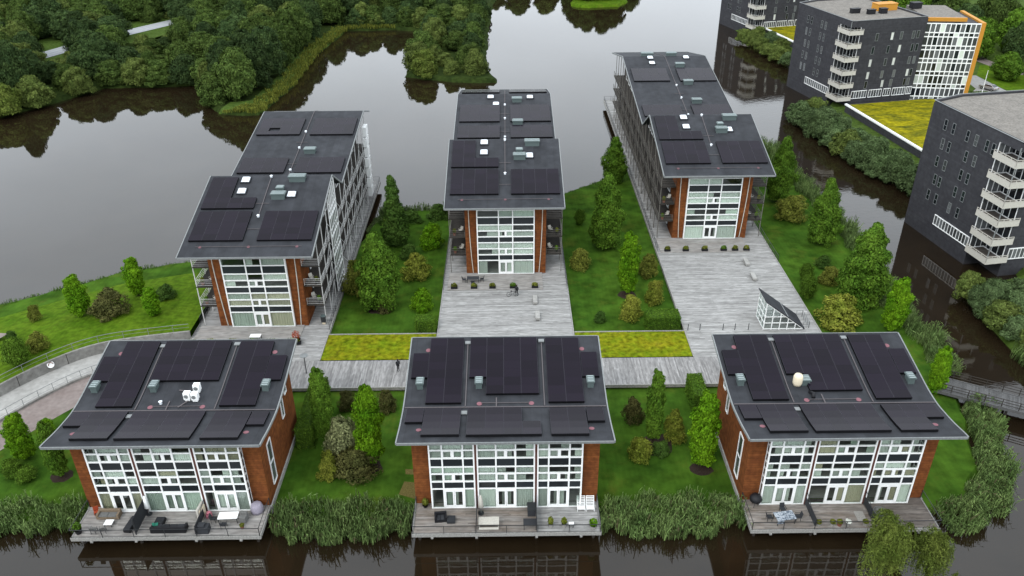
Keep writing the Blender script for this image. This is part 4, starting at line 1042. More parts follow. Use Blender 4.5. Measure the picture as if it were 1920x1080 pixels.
# first house terrace
lsofa('grey rattan lounge sofa with corner seat against the first house facade', (-39.8,59.6,Z0), 2.2, 'wood', 0, 0, 'grey_fabric')
table('small white coffee table on the first terrace', (-39.35,58.9,Z0), .8, .7, .4, 'white')
chair('grey lounge chair at the front rail, left of two on the first terrace', (-40.4,57.95,Z0), math.pi, 'grey_fabric')
chair('grey lounge chair at the front rail, right of two on the first terrace', (-39.5,57.95,Z0), math.pi+.3, 'grey_fabric')
pot_plant('bushy green plant in a black pot at the terrace corner', (-41.9,57.9,Z0), 'black', 'leaf_mid', .35, .5, .9)
box_thing('bench', 'black padded bench beside the dark screen on the first terrace', 'bench', (-37.1,58.7,Z0), [('base','black',[(-.35,.35,-.9,.9,.05,.4)]),('cushion','charcoal',[(-.33,.33,-.88,.88,.402,.52)])], -.12)
for lab, x in (('dark fabric privacy screen between the first and second dwelling', -36.25), ):
    box_thing('privacy_screen', lab, 'screen', (x,58.9,Z0), [('panel','charcoal',[(-.03,.03,-1.2,1.7,.1,1.9)]),('post','steel_dark',[(-.05,.05,-1.3,-1.202,0,2.0)])])
lsofa('long black outdoor sofa facing the house on the middle of the first terrace', (-33.2,58.55,Z0), 3.4, 'black', 1, math.pi, 'charcoal')
box_thing('towel', 'green towel draped over the black sofa', 'towel', (-34.6,58.4,.5), [('cover','teal',[(-.25,.25,-.2,.2,0,.06),(-.25,.0,-.2,-.14,.061,.45)])], .3)
box_thing('surfboard_bag', 'pale striped mattress cushions leaning against the divider', 'cushion', (-30.6,60.0,Z0), [('cover','offwhite',[(-.12,.1,-.8,.5,.02,1.5)]),('seat','cream',[(.102,.25,-.7,.4,.02,1.25)])], -.1)
box_thing('blanket', 'pink blanket heap beside the third dwelling door', 'blanket', (-29.9,59.9,Z0), [('cover','pink',[(-.3,.3,-.25,.25,.0,.35),(-.18,.2,-.15,.2,.351,.6)])], .4)
table('white garden table on the third dwelling terrace', (-27.75,59.3,Z0), 1.9, .95, .74, 'white', .05)
chair('dark chair at the left end of the white garden table', (-29.2,59.2,Z0), math.pi/2)
chair('dark chair in front of the white garden table', (-28.0,58.4,Z0), math.pi)
box_thing('covered_chair', 'chair under a grey cover at the right end of the white table', 'chair', (-26.3,59.3,Z0), [('cover','grey_fabric',[(-.35,.35,-.35,.35,.0,.7),(-.35,.35,.1,.35,.701,1.0)])], -.2)
box_thing('covered_table', 'dark blue covered garden set at the front rail', 'garden set', (-29.9,57.95,Z0), [('cover','charcoal',[(-.65,.65,-.4,.4,.0,.75),(-.4,.3,-.3,.3,.751,.95)])])
mb = MB().lathe((0,0,0), [(.62,0),(.66,.35),(.62,.7),(.50,.95),(.42,1.02),(.05,1.05)], 9); t = thing('covered_grill', 'rounded lilac cover over a grill beside the brick pier', 'grill', (-25.3,60.55,Z0)); mb.build('cover', 'lilac', t, True); MB().lathe((0,0,0), [(.2,0),(.2,.02),(.1,.03)], 10).build('wheel_base', 'black', t)
pot_plant('small plant in a clay pot near the white table', (-26.2,58.3,Z0), 'terracotta', 'leaf_olive', .2, .3, .3)
box_thing('chair_stack', 'red folding chair leaning at the left end of the first terrace', 'chair', (-41.2,60.4,Z0), [('seat','red',[(-.25,.25,-.2,.2,.3,.36)]),('backrest','red',[(-.25,.25,.2,.25,.3,.85)]),('leg','red',[(-.25,-.2,-.2,.2,0,.298)]),('leg','red',[(.2,.25,-.2,.2,0,.298)])], .5)
# middle house terrace
lsofa('black single lounge chair with footrest on the middle house terrace', (-6.9,58.7,Z0), 1.2, 'black', 0, .1, 'charcoal')
box_thing('footstool', 'black square footstool beside the lounge chair', 'footstool', (-5.9,58.9,Z0), [('seat','charcoal',[(-.4,.4,-.4,.4,.05,.4)])])
def folded_parasol(label, loc, m):
    t = thing('parasol', label, 'parasol', loc); MB().lathe((0,0,0), [(.3,0),(.3,.08),(.05,.1)], 12).build('base', 'steel_dark', t)
    MB().tube([(0,0,.1),(0,0,2.5)], [.03,.03], 8).build('pole', 'steel_grey', t); MB().lathe((0,0,0), [(.08,.8),(.28,.95),(.2,1.8),(.05,2.45)], 10).build('folded_canopy', m, t, True)
folded_parasol('folded pale parasol beside the middle house divider', (-3.0,59.9,Z0), 'offwhite')
folded_parasol('folded white parasol at the dark screen on the first terrace', (-36.0,60.3,Z0), 'white')
t = table('long pale wooden picnic table at the front rail of the middle house', (-2.2,58.2,Z0), 2.0, 1.0, .74, 'offwhite', 0, .06, 'offwhite'); MB().box(-.95,.95,-.85,-.6,.4,.45).build('bench_seat', 'offwhite', t)
box_thing('storage_box', 'dark grey storage box against the divider of the middle house', 'storage box', (2.0,60.0,Z0), [('box','charcoal',[(-.4,.4,-.6,.5,0,.75)]),('lid','steel_dark',[(-.43,.43,-.63,.53,.751,.81)])])
table('dark slatted table at the front rail right of the picnic table', (1.8,58.0,Z0), 1.3, .9, .7, 'charcoal')
pot_plant('yellow conifer in a grey pot, left of three pots on the middle house', (3.8,58.0,Z0), 'stone_pot', 'leaf_yellow', .25, .45, .9)
pot_plant('yellow conifer in a grey pot, centre of three pots on the middle house', (5.1,58.0,Z0), 'stone_pot', 'leaf_yellow', .25, .45, .8)
pot_plant('round green shrub in a grey square pot at the terrace corner', (7.9,57.75,Z0), 'stone_pot', 'leaf_bright', .38, .5, .7)
pot_plant('tall grass in a pot against the left brick pier of the middle house', (-8.6,60.9,Z0), 'black', 'leaf_olive', .3, .3, .8)
t = table('little white side table between the pots', (5.8,58.0,Z0), .5, .4, .45, 'white')
for k, (x, lab) in enumerate(((6.95,'white reclining deck chair against the brick pier, left of two'),(7.85,'white reclining deck chair against the brick pier, right of two'))):
    t = thing('deck_chair', lab, 'deck chair', (x,60.7,Z0), 0, 'white deck chairs by the brick pier')
    for i in range(7): MB().box(-.36,.36,-.3+i*.0,-.3+.09,.3,.34).build('slat', 'white', t).location = (0, .02+.09*i, .0+.13*i)
    for i in range(4): MB().box(-.36,.36,-.75,-.66,.3,.34).build('slat', 'white', t).location = (0, .11*i, 0)
    for s in (-1,1): mb = MB(); mb.bar((s*.38,-.75,.32),(s*.38,-.25,.32),.05); mb.bar((s*.38,-.25,.32),(s*.38,.3,1.18),.05); mb.bar((s*.38,-.7,0),(s*.38,-.7,.3),.05); mb.bar((s*.38,.2,0),(s*.38,.2,1.0),.05); mb.build('side_frame', 'white', t)
# third house terrace
t = thing('kettle_grill', 'black kettle grill at the left end of the third house terrace', 'grill', (24.3,60.5,Z0)); MB().lathe((0,0,.5), [(.1,0),(.55,.25),(.62,.5),(.5,.8),(.15,.98),(.05,1.0)], 16).build('bowl', 'black', t, True)
for k in range(3): a_ = k*2.1; MB().bar((.35*math.cos(a_),.35*math.sin(a_),0),(.15*math.cos(a_),.15*math.sin(a_),.55),.04).build('leg', 'steel_dark', t)
t = table('garden table with a blue and white cloth on the third house terrace', (26.6,58.4,Z0), 1.9, 1.1, .74, 'blue_cloth', .15); MB().box(-.97,.97,-.57,.57,.742,.76).build('tablecloth', 'blue_cloth', t); MB().box(-.97,-.3,-.60,-.57,.35,.76).build('cloth_drop', 'blue_cloth', t)
chair('dark chair at the right end of the blue clothed table', (28.0,58.6,Z0), -math.pi/2)
chair('dark chair at the left end of the blue clothed table', (25.2,58.6,Z0), math.pi/2)
chair('dark chair behind the blue clothed table', (26.8,59.6,Z0), .1)
for k, (x, lab, pm_) in enumerate(((29.75,'leftmost stone pot in the row along the third terrace rail','stone_pot'),(31.1,'second stone pot from the divider on the third terrace','stone_pot'),(31.8,'small clay pot between the stone pots on the third terrace','terracotta'),(32.6,'pot with white flowers on the third terrace rail','stone_pot'),(34.3,'rightmost stone pot in the row along the third terrace rail','stone_pot'))):
    pot_plant(lab, (x,57.75,Z0), pm_, 'leaf_olive' if k != 3 else 'curtain', .26, .38, .35)
box_thing('doormat', 'pale grey mat on the third house terrace', 'mat', (34.3,58.9,Z0), [('mat','stone_pot',[(-.45,.45,-.7,.7,0,.02)])])
t = thing('water_tub', 'grey covered tub behind the willow on the third terrace', 'tub', (36.1,58.9,Z0)); MB().lathe((0,0,0), [(.55,0),(.62,.7),(.4,.95),(.05,1.0)], 14).build('cover', 'grey_fabric', t, True); MB().lathe((0,0,0), [(.64,.66),(.64,.72),(.6,.72)], 14).build('rim', 'steel_grey', t)
# dividers between dwellings
for X, who in ((-33.3,'first'),(-.48,'middle'),(32.25,'third')):
    for s, side in ((-1,'left'),(1,'right')):
        if who == 'first' and s == -1: continue
        t = thing('terrace_divider', f'dark steel divider rail, {side} of two on the {who} front terrace', 'railing', (X+s*2.93,57.3,Z0))
        mb = MB(); mb.bar((0,.15,0),(0,.15,1.15),.05); mb.bar((0,1.7,0),(0,1.7,1.15),.05); mb.bar((0,3.2,0),(0,3.2,1.75),.05); mb.build('post', 'steel_dark', t)
        mb = MB(); mb.bar((0,.15,1.15),(0,1.7,1.15),.05); mb.bar((0,1.7,1.15),(0,3.2,1.75),.05); mb.bar((0,.15,.2),(0,3.2,.2),.03); mb.build('rail', 'steel_dark', t)
        MB().box(-.012,.012,.2,3.15,.22,1.1).build('mesh_panel', 'charcoal', t)

# long blocks: planters, benches, tables
for (cx, cy, who, xs) in ((-.4,108.9,'middle',(-7.6,-4.7,-2.0,1.0,4.2)),(32.6,120.1,'right',(-7.5,-4.6,-1.6,1.4,3.2,5.0)),(-33.25,94.73,'left',(-8.2,-5.6,-3.0,-.4,2.2,4.8))):
    pos = ['first','second','third','fourth','fifth','sixth']
    for k, x in enumerate(xs):
        planter(f'{pos[k]} dark planter from the left edge of the {who} block terrace', (cx+x,cy-4.2,.12), .95 if who != 'left' else 2.2, ('leaf_olive','leaf_yellow','leaf_olive','leaf_mid')[k % 4])
pot_plant('orange-red flowering shrub at the terrace corner of the left block', (-28.0,91.0,Z0), 'black', 'red', .5, .5, 1.3)
table('round-edged white table on the terrace of the left block', (-33.5,91.5,.13), 1.4, .8, .7, 'white')
t = table('dark slatted garden table on the terrace of the middle block', (-5.3,106.6,.13), 1.8, .9, .7, 'charcoal')
for k, (x, y, rz_) in enumerate(((-6.6,106.6,math.pi/2),(-5.3,105.6,math.pi),(-4.0,106.7,-math.pi/2))): chair(('dark chair left of the slatted table, middle block','dark chair in front of the slatted table, middle block','dark chair right of the slatted table, middle block')[k], (x,y,.13), rz_)
for (x, y, lab) in ((3.7,100.9,'pale stone bench on the middle plaza nearer the block'),(3.9,96.6,'pale stone bench on the middle plaza nearer the front house'),(36.5,111.6,'pale stone bench on the right plaza nearer the block'),(36.4,107.0,'pale stone bench on the right plaza nearer the stair entrance')):
    t = thing('stone_bench', lab, 'bench', (x,y,Z0)); MB().box(-.32,.32,-1.0,1.0,.12,.5).build('seat', 'concrete_light', t).modifiers.new('soft','BEVEL').width = .05
    MB().box(-.24,.24,-.85,.85,0,.119).build('base', 'concrete', t)
for k, x in enumerate((23.9,25.5,28.6,30.2,32.0)):
    t = thing('bollard', ('first','second','third','fourth','fifth')[k]+' thin steel bollard from the left across the right plaza edge', 'bollard', (x,92.9,0), 0, 'bollards across the right plaza'); MB().tube([(0,0,0),(0,0,1.0)], [.05,.05], 8).build('post', 'steel_dark', t); MB().lathe((0,0,1.0), [(.06,0),(.06,.04),(.01,.07)], 8).build('cap', 'steel_grey', t)
def lamp(label, loc, h, m='steel_dark'):
    t = thing('street_lamp', label, 'street lamp', loc); MB().tube([(0,0,0),(0,0,h)], [.06,.05], 8).build('pole', m, t); MB().lathe((0,0,h), [(.08,0),(.5,.04),(.5,.1),(.1,.2)], 14).build('lamp_head', 'steel_grey', t)
lamp('disc-topped lamp on the boardwalk beside the first house', (-25.3,84.0,0), 2.6)
lamp('dark lamp post on the lawn near the parked car', (127,195,-.38), 7)
t = thing('flagpole', 'white flagpole beside the drive of the far dark block', 'flagpole', (112.5,191.5,-.38)); MB().tube([(0,0,0),(0,0,8)], [.09,.05], 8).build('pole', 'white', t); MB().lathe((0,0,0), [(.25,0),(.25,.15),(.1,.2)], 10).build('base', 'concrete', t)
box_thing('waste_bin', 'dark green waste bin with yellow base beside the left block railing', 'bin', (-25.3,95.6,Z0), [('body','steel_dark',[(-.3,.3,-.3,.3,.35,1.2)]),('base','cream',[(-.2,.2,-.2,.2,0,.349)]),('lid','vent',[(-.33,.33,-.33,.33,1.201,1.28)])])
# air units on the first roof, flue on the third
t = hA
zA = pF(6.9)
u = [c for c in hA.children if c.name.startswith('roof')][0]
for (x, y) in ((1.55,7.2),(.9,6.1),(1.7,6.0)):
    mb = MB(); z = pF(y); mb.box(x-.32,x+.32,y-.28,y+.28,z+.25,z+1.0); mb.box(x-.25,x+.25,y-.2,y+.2,z+.04,z+.249); mb.build('air_unit', 'white', u)
    mb = MB(); mb.tube([(x-.05,y-.285,z+.62),(x-.05,y-.30,z+.62)], [.22,.22], 14); mb.build('fan_grille', 'steel_grey', u)
conduit(u, pF, [(-.4,7.4),(1.3,7.1)], .14); conduit(u, pF, [(.2,5.0),(1.0,6.0)], .14); MB().lathe((-1.7,5.6,pF(5.6)), [(.14,0),(.14,.3),(.2,.32),(.02,.42)], 10).build('vent_pipe', 'dome', u)
u = [c for c in hC.children if c.name.startswith('roof')][0]
mb = MB(); z = pF(7.3); mb.lathe((-2.95,7.3,z), [(.4,0),(.48,.3),(.48,1.0),(.38,1.25),(.02,1.3)], 12); mb.build('flue_cowl', 'cream', u, True)
vent(u, pF, -2.1, 7.6, .8, .9, .6); mb = MB(); mb.tube([(-2.0,6.2,pF(6.2)+.1),(-1.8,5.6,pF(5.6)+.4),(-1.9,5.3,pF(5.3)+.15)], [.16,.18,.2], 10); mb.build('flue_pipe', 'black', u, True)

# ---- people
def person(label, loc, rz, top, legs, pose='stand', hold=None):
    t = thing('person', label, 'person', loc, rz)
    V = [(0,0,.98),(0,0,1.2),(0,0,1.42),(0,0,1.52),(0,.01,1.62),(0,.01,1.74),(-.2,0,1.42),(-.25,.02,1.15),(-.24,-.12,.92),(.2,0,1.42),(.25,.02,1.15),(.24,-.12,.92),(-.1,0,.94),(-.11,-.03,.5),(-.11,.02,.08),(-.11,-.14,.04),(.1,0,.94),(.11,.06,.5),(.12,.12,.08),(.12,-.02,.04)]
    E = [(0,1),(1,2),(2,3),(3,4),(4,5),(2,6),(6,7),(7,8),(2,9),(9,10),(10,11),(0,12),(12,13),(13,14),(14,15),(0,16),(16,17),(17,18),(18,19)]
    R = [.15,.14,.15,.06,.10,.085,.075,.055,.045,.075,.055,.045,.10,.075,.05,.04,.10,.075,.05,.04]
    me = bpy.data.meshes.new('body'); me.from_pydata(V, E, []); b = link('body', me, t); sm = b.modifiers.new('skin', 'SKIN'); b.modifiers.new('sub', 'SUBSURF').levels = 1
    b.modifiers['sub'].render_levels = 1
    for i, rr in enumerate(R): me.skin_vertices[0].data[i].radius = (rr, rr)
    me.skin_vertices[0].data[0].use_root = True
    me.materials.append(MATS[legs])
    MB().lathe((0,0,.92), [(.16,0),(.175,.25),(.19,.45),(.13,.56),(.07,.58)], 12).build('jacket', top, t, True)
    MB().lathe((0,.015,1.62), [(.09,0),(.115,.06),(.1,.15),(.03,.19)], 10).build('hair', 'bark', t, True)
    return t
person('person in dark clothes walking on the boardwalk', (-13.9,84.3,Z0), .6, 'charcoal', 'black')
person('person in black beside a bicycle on the middle plaza', (1.1,102.6,Z0), -.4, 'black', 'charcoal')
# ---- bicycles
def bicycle(label, loc, rz, m):
    t = thing('bicycle', label, 'bicycle', loc, rz)
    for x in (-.52,.52):
        mb = MB(); n = 18
        for i in range(n):
            a0, a1 = 2*math.pi*i/n, 2*math.pi*(i+1)/n; mb.bar((x+.33*math.cos(a0),0,.34+.33*math.sin(a0)),(x+.33*math.cos(a1),0,.34+.33*math.sin(a1)),.035)
        wh = mb.build('wheel', 'rubber', t); mb = MB()
        for i in range(6): a0 = math.pi*i/6; mb.bar((x-.3*math.cos(a0),0,.34-.3*math.sin(a0)),(x+.3*math.cos(a0),0,.34+.3*math.sin(a0)),.008)
        mb.build('spoke', 'steel_grey', wh)
    mb = MB(); 
    for p_, q_ in (((-.52,0,.34),(-.18,0,.82)),((-.18,0,.82),(-.08,0,.3)),((-.08,0,.3),(-.52,0,.34)),((-.08,0,.3),(.36,0,.8)),((-.16,0,.75),(.34,0,.85)),((.34,0,.95),(.52,0,.34))): mb.bar(p_, q_, .035)
    mb.build('frame', m, t); MB().bar((.34,-.28,1.0),(.34,.28,1.0),.03).build('handlebar', 'steel_dark', t); MB().box(-.3,-.05,-.07,.07,.86,.92).build('saddle', 'black', t)
bicycle('black bicycle standing beside the person on the middle plaza', (.5,102.4,Z0), .1, 'steel_dark')
bicycle('bicycle parked against the rear of the first house', (-23.6,79.6,-.58), 1.5, 'steel_dark')
# ---- parked car
def car(label, loc, rz, paint):
    t = thing('parked_car', label, 'car', loc, rz); w_ = .88
    prof = [(-2.2,.35),(-2.25,.75),(-2.05,.95),(-1.1,1.0),(-.45,1.45),(.9,1.48),(1.75,1.02),(2.15,.9),(2.2,.4)]
    def shell(prof, wf, m, name, w2=None):
        vs = []; n = len(prof)
        for s in (-1,1): vs += [(x, s*wf(z), z) for x, z in prof]
        fs = [tuple(range(n)), tuple(range(2*n-1, n-1, -1))]+[(i, n+i, n+(i+1) % n, (i+1) % n) for i in range(n)]
        bm = bmesh.new(); vv = [bm.verts.new(v) for v in vs]; [bm.faces.new([vv[i] for i in f]) for f in fs]; bmesh.ops.recalc_face_normals(bm, faces=bm.faces[:]); me = bpy.data.meshes.new(name); bm.to_mesh(me); bm.free(); me.materials.append(MATS[m])
        o_ = link(name, me, t); b_ = o_.modifiers.new('b', 'BEVEL'); b_.width = .07; b_.segments = 2; return o_
    body = shell(prof, lambda z: w_ if z < 1.05 else w_-.22*(z-1.0)/.45, paint, 'body')
    MB().add([(-1.05,-.72,1.04),(-1.05,.72,1.04),(-.5,.62,1.42),(-.5,-.62,1.42)], [(0,1,2,3)]).build('windscreen', 'glass_dark', t).location = (-.03,0,.03)
    MB().add([(1.68,-.72,1.08),(1.68,.72,1.08),(.98,.62,1.45),(.98,-.62,1.45)], [(3,2,1,0)]).build('rear_window', 'glass_dark', t).location = (.03,0,.03)
    for s in (-1,1):
        MB().add([(-.85,s*.86,1.06),(1.45,s*.86,1.06),(.85,s*.70,1.40),(-.4,s*.70,1.40)], [(0,1,2,3)]).build('side_window', 'glass_dark', t).location = (0,s*.02,0)
        for x in (-1.35,1.35):
            wh = MB().tube([(x,s*.72,.33),(x,s*.93,.33)], [.33,.33], 16).build('wheel', 'rubber', t); MB().tube([(x,s*.931,.33),(x,s*.945,.33)], [.2,.2], 12).build('rim', 'steel_grey', wh)
        MB().box(-2.27,-2.1,s*.55-.18,s*.55+.18,.68,.82).build('headlight', 'dome', t); MB().box(2.1,2.2,s*.6-.15,s*.6+.15,.72,.88).build('taillight', 'red', t)
car('silver hatchback parked on the drive beside the lawn', (120.6,203.0,-.37), math.radians(-62), 'car_paint')

# ---- plants and chairs on the front balconies of the long blocks
for (cx, cy, who) in ((-33.25,94.73,'left'),(-.4,108.9,'middle'),(32.6,120.1,'right')):
    for lev, ln in ((3.02,'first-floor'),(5.97,'second-floor')):
        for s_, sn in ((-1,'left'),(1,'right')):
            pot_plant(f'potted plant on the {sn} {ln} front balcony of the {who} long block', (cx+s_*7.6, cy+1.5, lev), 'terracotta' if s_ < 0 else 'black', 'leaf_mid' if lev < 5 else 'leaf_olive', .26, .4, .7)
            chair(f'pale chair on the {sn} {ln} front balcony of the {who} long block', (cx+s_*6.7, cy+2.4, lev), .6*s_, 'offwhite')

# ------------------------------------------------------------------ vegetation
def fib(n, r):
    i = np.arange(n)+r.uniform(0,1,n)*.8; ph = i*2.399963; return ph, (i+.5)/n
def crown_mesh(name, H, R, env, z0, seed, nclump, crad, nleaf, leaf, m, inner=.3, flat=.8):
    """leaf quads grouped in clumps that ride on the envelope env(t) (t = 0 bottom .. 1 top)"""
    r = np.random.default_rng(seed); out = []
    ph, t = fib(nclump, r); r.shuffle(t)
    per = int(nleaf*(1-inner)/nclump)
    for k in range(nclump):
        tt = t[k]; rad = R*env(tt)*r.uniform(.52,.98)*(1+.09*math.sin(2*ph[k]+5*tt+seed)+.07*math.sin(5*ph[k]-7*tt+2*seed)); c = np.array([math.cos(ph[k])*rad, math.sin(ph[k])*rad, z0+(H-z0)*tt])
        cr = R*crad*r.uniform(.6,1.3)*(.55+.45*env(tt)); 
        u = r.normal(size=(per,3)); u /= np.linalg.norm(u, axis=1, keepdims=True)
        outw = c*np.array([1,1,0]); outw = outw/(np.linalg.norm(outw)+1e-6)+np.array([0,0,.55]); keep = (u@outw) > -.45; u = u[keep]
        P = c+u*cr*np.array([1,1,.85])*r.uniform(.6,1.08,len(u))[:,None]
        N = u+outw*.5+r.normal(size=u.shape)*.5; N /= np.linalg.norm(N, axis=1, keepdims=True)
        P[:,2] = np.minimum(P[:,2], H*1.03); out.append(leaf_arrays(P, N, leaf, r))
    n = int(nleaf*inner); tt = r.uniform(.02,.97,n); a = r.uniform(0,2*math.pi,n); e = np.array([env(x) for x in tt])*R*r.uniform(.45,.9,n)
    P = np.stack([np.cos(a)*e, np.sin(a)*e, z0+(H-z0)*tt], 1); N = np.stack([np.cos(a), np.sin(a), .4+0*a], 1)+r.normal(size=(n,3))*.5; N /= np.linalg.norm(N, axis=1, keepdims=True)
    out.append(leaf_arrays(P, N, leaf*1.15, r))
    return quad_mesh(name, np.concatenate(out), m)
def trunk_mesh(name, H, r0, limbs, spread, seed, m='bark'):
    r = random.Random(seed); mb = MB()
    mb.tube([(0,0,-.3),(r.uniform(-.05,.05)*H*.1,0,H*.3),(0,r.uniform(-.05,.05)*H*.1,H*.85)], [r0,r0*.75,r0*.15], 8)
    for k in range(limbs):
        a = k*2.4+r.uniform(0,.6); z = H*r.uniform(.25,.6); L_ = spread*r.uniform(.5,.9); mb.tube([(0,0,z),(math.cos(a)*L_*.5,math.sin(a)*L_*.5,z+L_*.35),(math.cos(a)*L_,math.sin(a)*L_,z+L_*.8)], [r0*.4,r0*.25,r0*.08], 6)
    me = bpy.data.meshes.new(name); me.from_pydata(mb.v, [], mb.f); me.materials.append(MATS[m]); return me
e_col = lambda t: max(.05, (math.sin(math.pi*min(1,(t*.86+.10)))**.55)*(1-.25*max(0,t-.5)))
e_cone = lambda t: max(.08, (1-t)**.75*(.55+.45*min(1,t*5)))
e_broad = lambda t: max(.08, math.sin(math.pi*(t*.78+.20))**.8*(1.08-.42*t))
e_wood = lambda t: max(.08, math.sin(math.pi*(t*.78+.20))**.65)
e_dome = lambda t: max(.1, math.sqrt(max(0,1-t*t*.96)))
e_ball = lambda t: max(.15, math.sqrt(max(0,1-(2*t-1)**2)))
KIND_M = {}   # kind: (crown meshes, H0, W0, trunk mesh)
KIND_M['column'] = ([crown_mesh('column_crown', 8, 1.85, e_col, .5, s, 95, .27, 25000, .118, 'leaf_bright', .28) for s in (1,2)], 8, 4.0, trunk_mesh('column_trunk', 8, .14, 5, 1.0, 1))
KIND_M['cone'] = ([crown_mesh('cone_crown', 12, 3.0, e_cone, .4, 3, 95, .28, 25000, .165, 'leaf_dark', .28)], 12, 6.4, trunk_mesh('cone_trunk', 12, .2, 7, 2, 2))
KIND_M['broad'] = ([crown_mesh('broad_crown', 12, 3.6, e_broad, .6, s, 90, .29, 30000, .17, 'leaf_mid', .28) for s in (4,5)], 12, 7.8, trunk_mesh('broad_trunk', 12, .22, 8, 2.4, 3))
KIND_M['bush'] = ([crown_mesh('bush_crown', 3, 1.7, e_dome, .1, s, 42, .32, 8500, .098, 'leaf_olive', .2) for s in (6,7,8)], 3, 3.8, trunk_mesh('bush_stem', 2.4, .06, 7, 1.1, 4))
KIND_M['ball'] = ([crown_mesh('ball_crown', 3, 1.4, e_ball, .1, 9, 60, .28, 9000, .08, 'hedge', .5)], 3, 3.0, trunk_mesh('ball_stem', 2, .06, 4, .5, 5))
KIND_M['wood'] = ([crown_mesh('wood_crown', 11, 5.4, e_wood, 1.0, 20+s, (60,80,48,95)[s], (.30,.25,.35,.23)[s], 24000, .275, 'leaf_wood1', .28) for s in range(4)], 11, 11.8, trunk_mesh('wood_trunk', 10, .25, 7, 3.6, 6))
KIND_M['shoreshrub'] = ([crown_mesh('shore_crown', 6, 3.7, e_dome, .1, 30+s, 60, .28, 18000, .21, 'leaf_wood3', .28) for s in range(2)], 6, 8.0, trunk_mesh('shore_stem', 4.5, .12, 7, 2.2, 7))
KIND_M['bank'] = ([crown_mesh('bank_crown', 3.6, 2.6, e_dome, .1, 40+s, 48, .29, 13000, .14, 'leaf_bank', .22) for s in range(2)], 3.6, 5.6, trunk_mesh('bank_stem', 2.8, .08, 6, 1.4, 8))
vr = random.Random(99)
def plant(kind, x, y, z, h, w, name, cat, label, m, group=None):
    crowns, H0, W0, tr = KIND_M[kind]
    t = thing(name, label, cat, (x,y,z), vr.uniform(0,6.28), group)
    c = link('crown', vr.choice(crowns), t); s = w/W0; c.scale = (s*vr.uniform(.94,1.06), s*vr.uniform(.94,1.06), h/H0)
    c.material_slots[0].link = 'OBJECT'; c.material_slots[0].material = MATS[m]
    k = link('trunk', tr, t); k.scale = (min(s,1.2), min(s,1.2), h/H0)
    return t
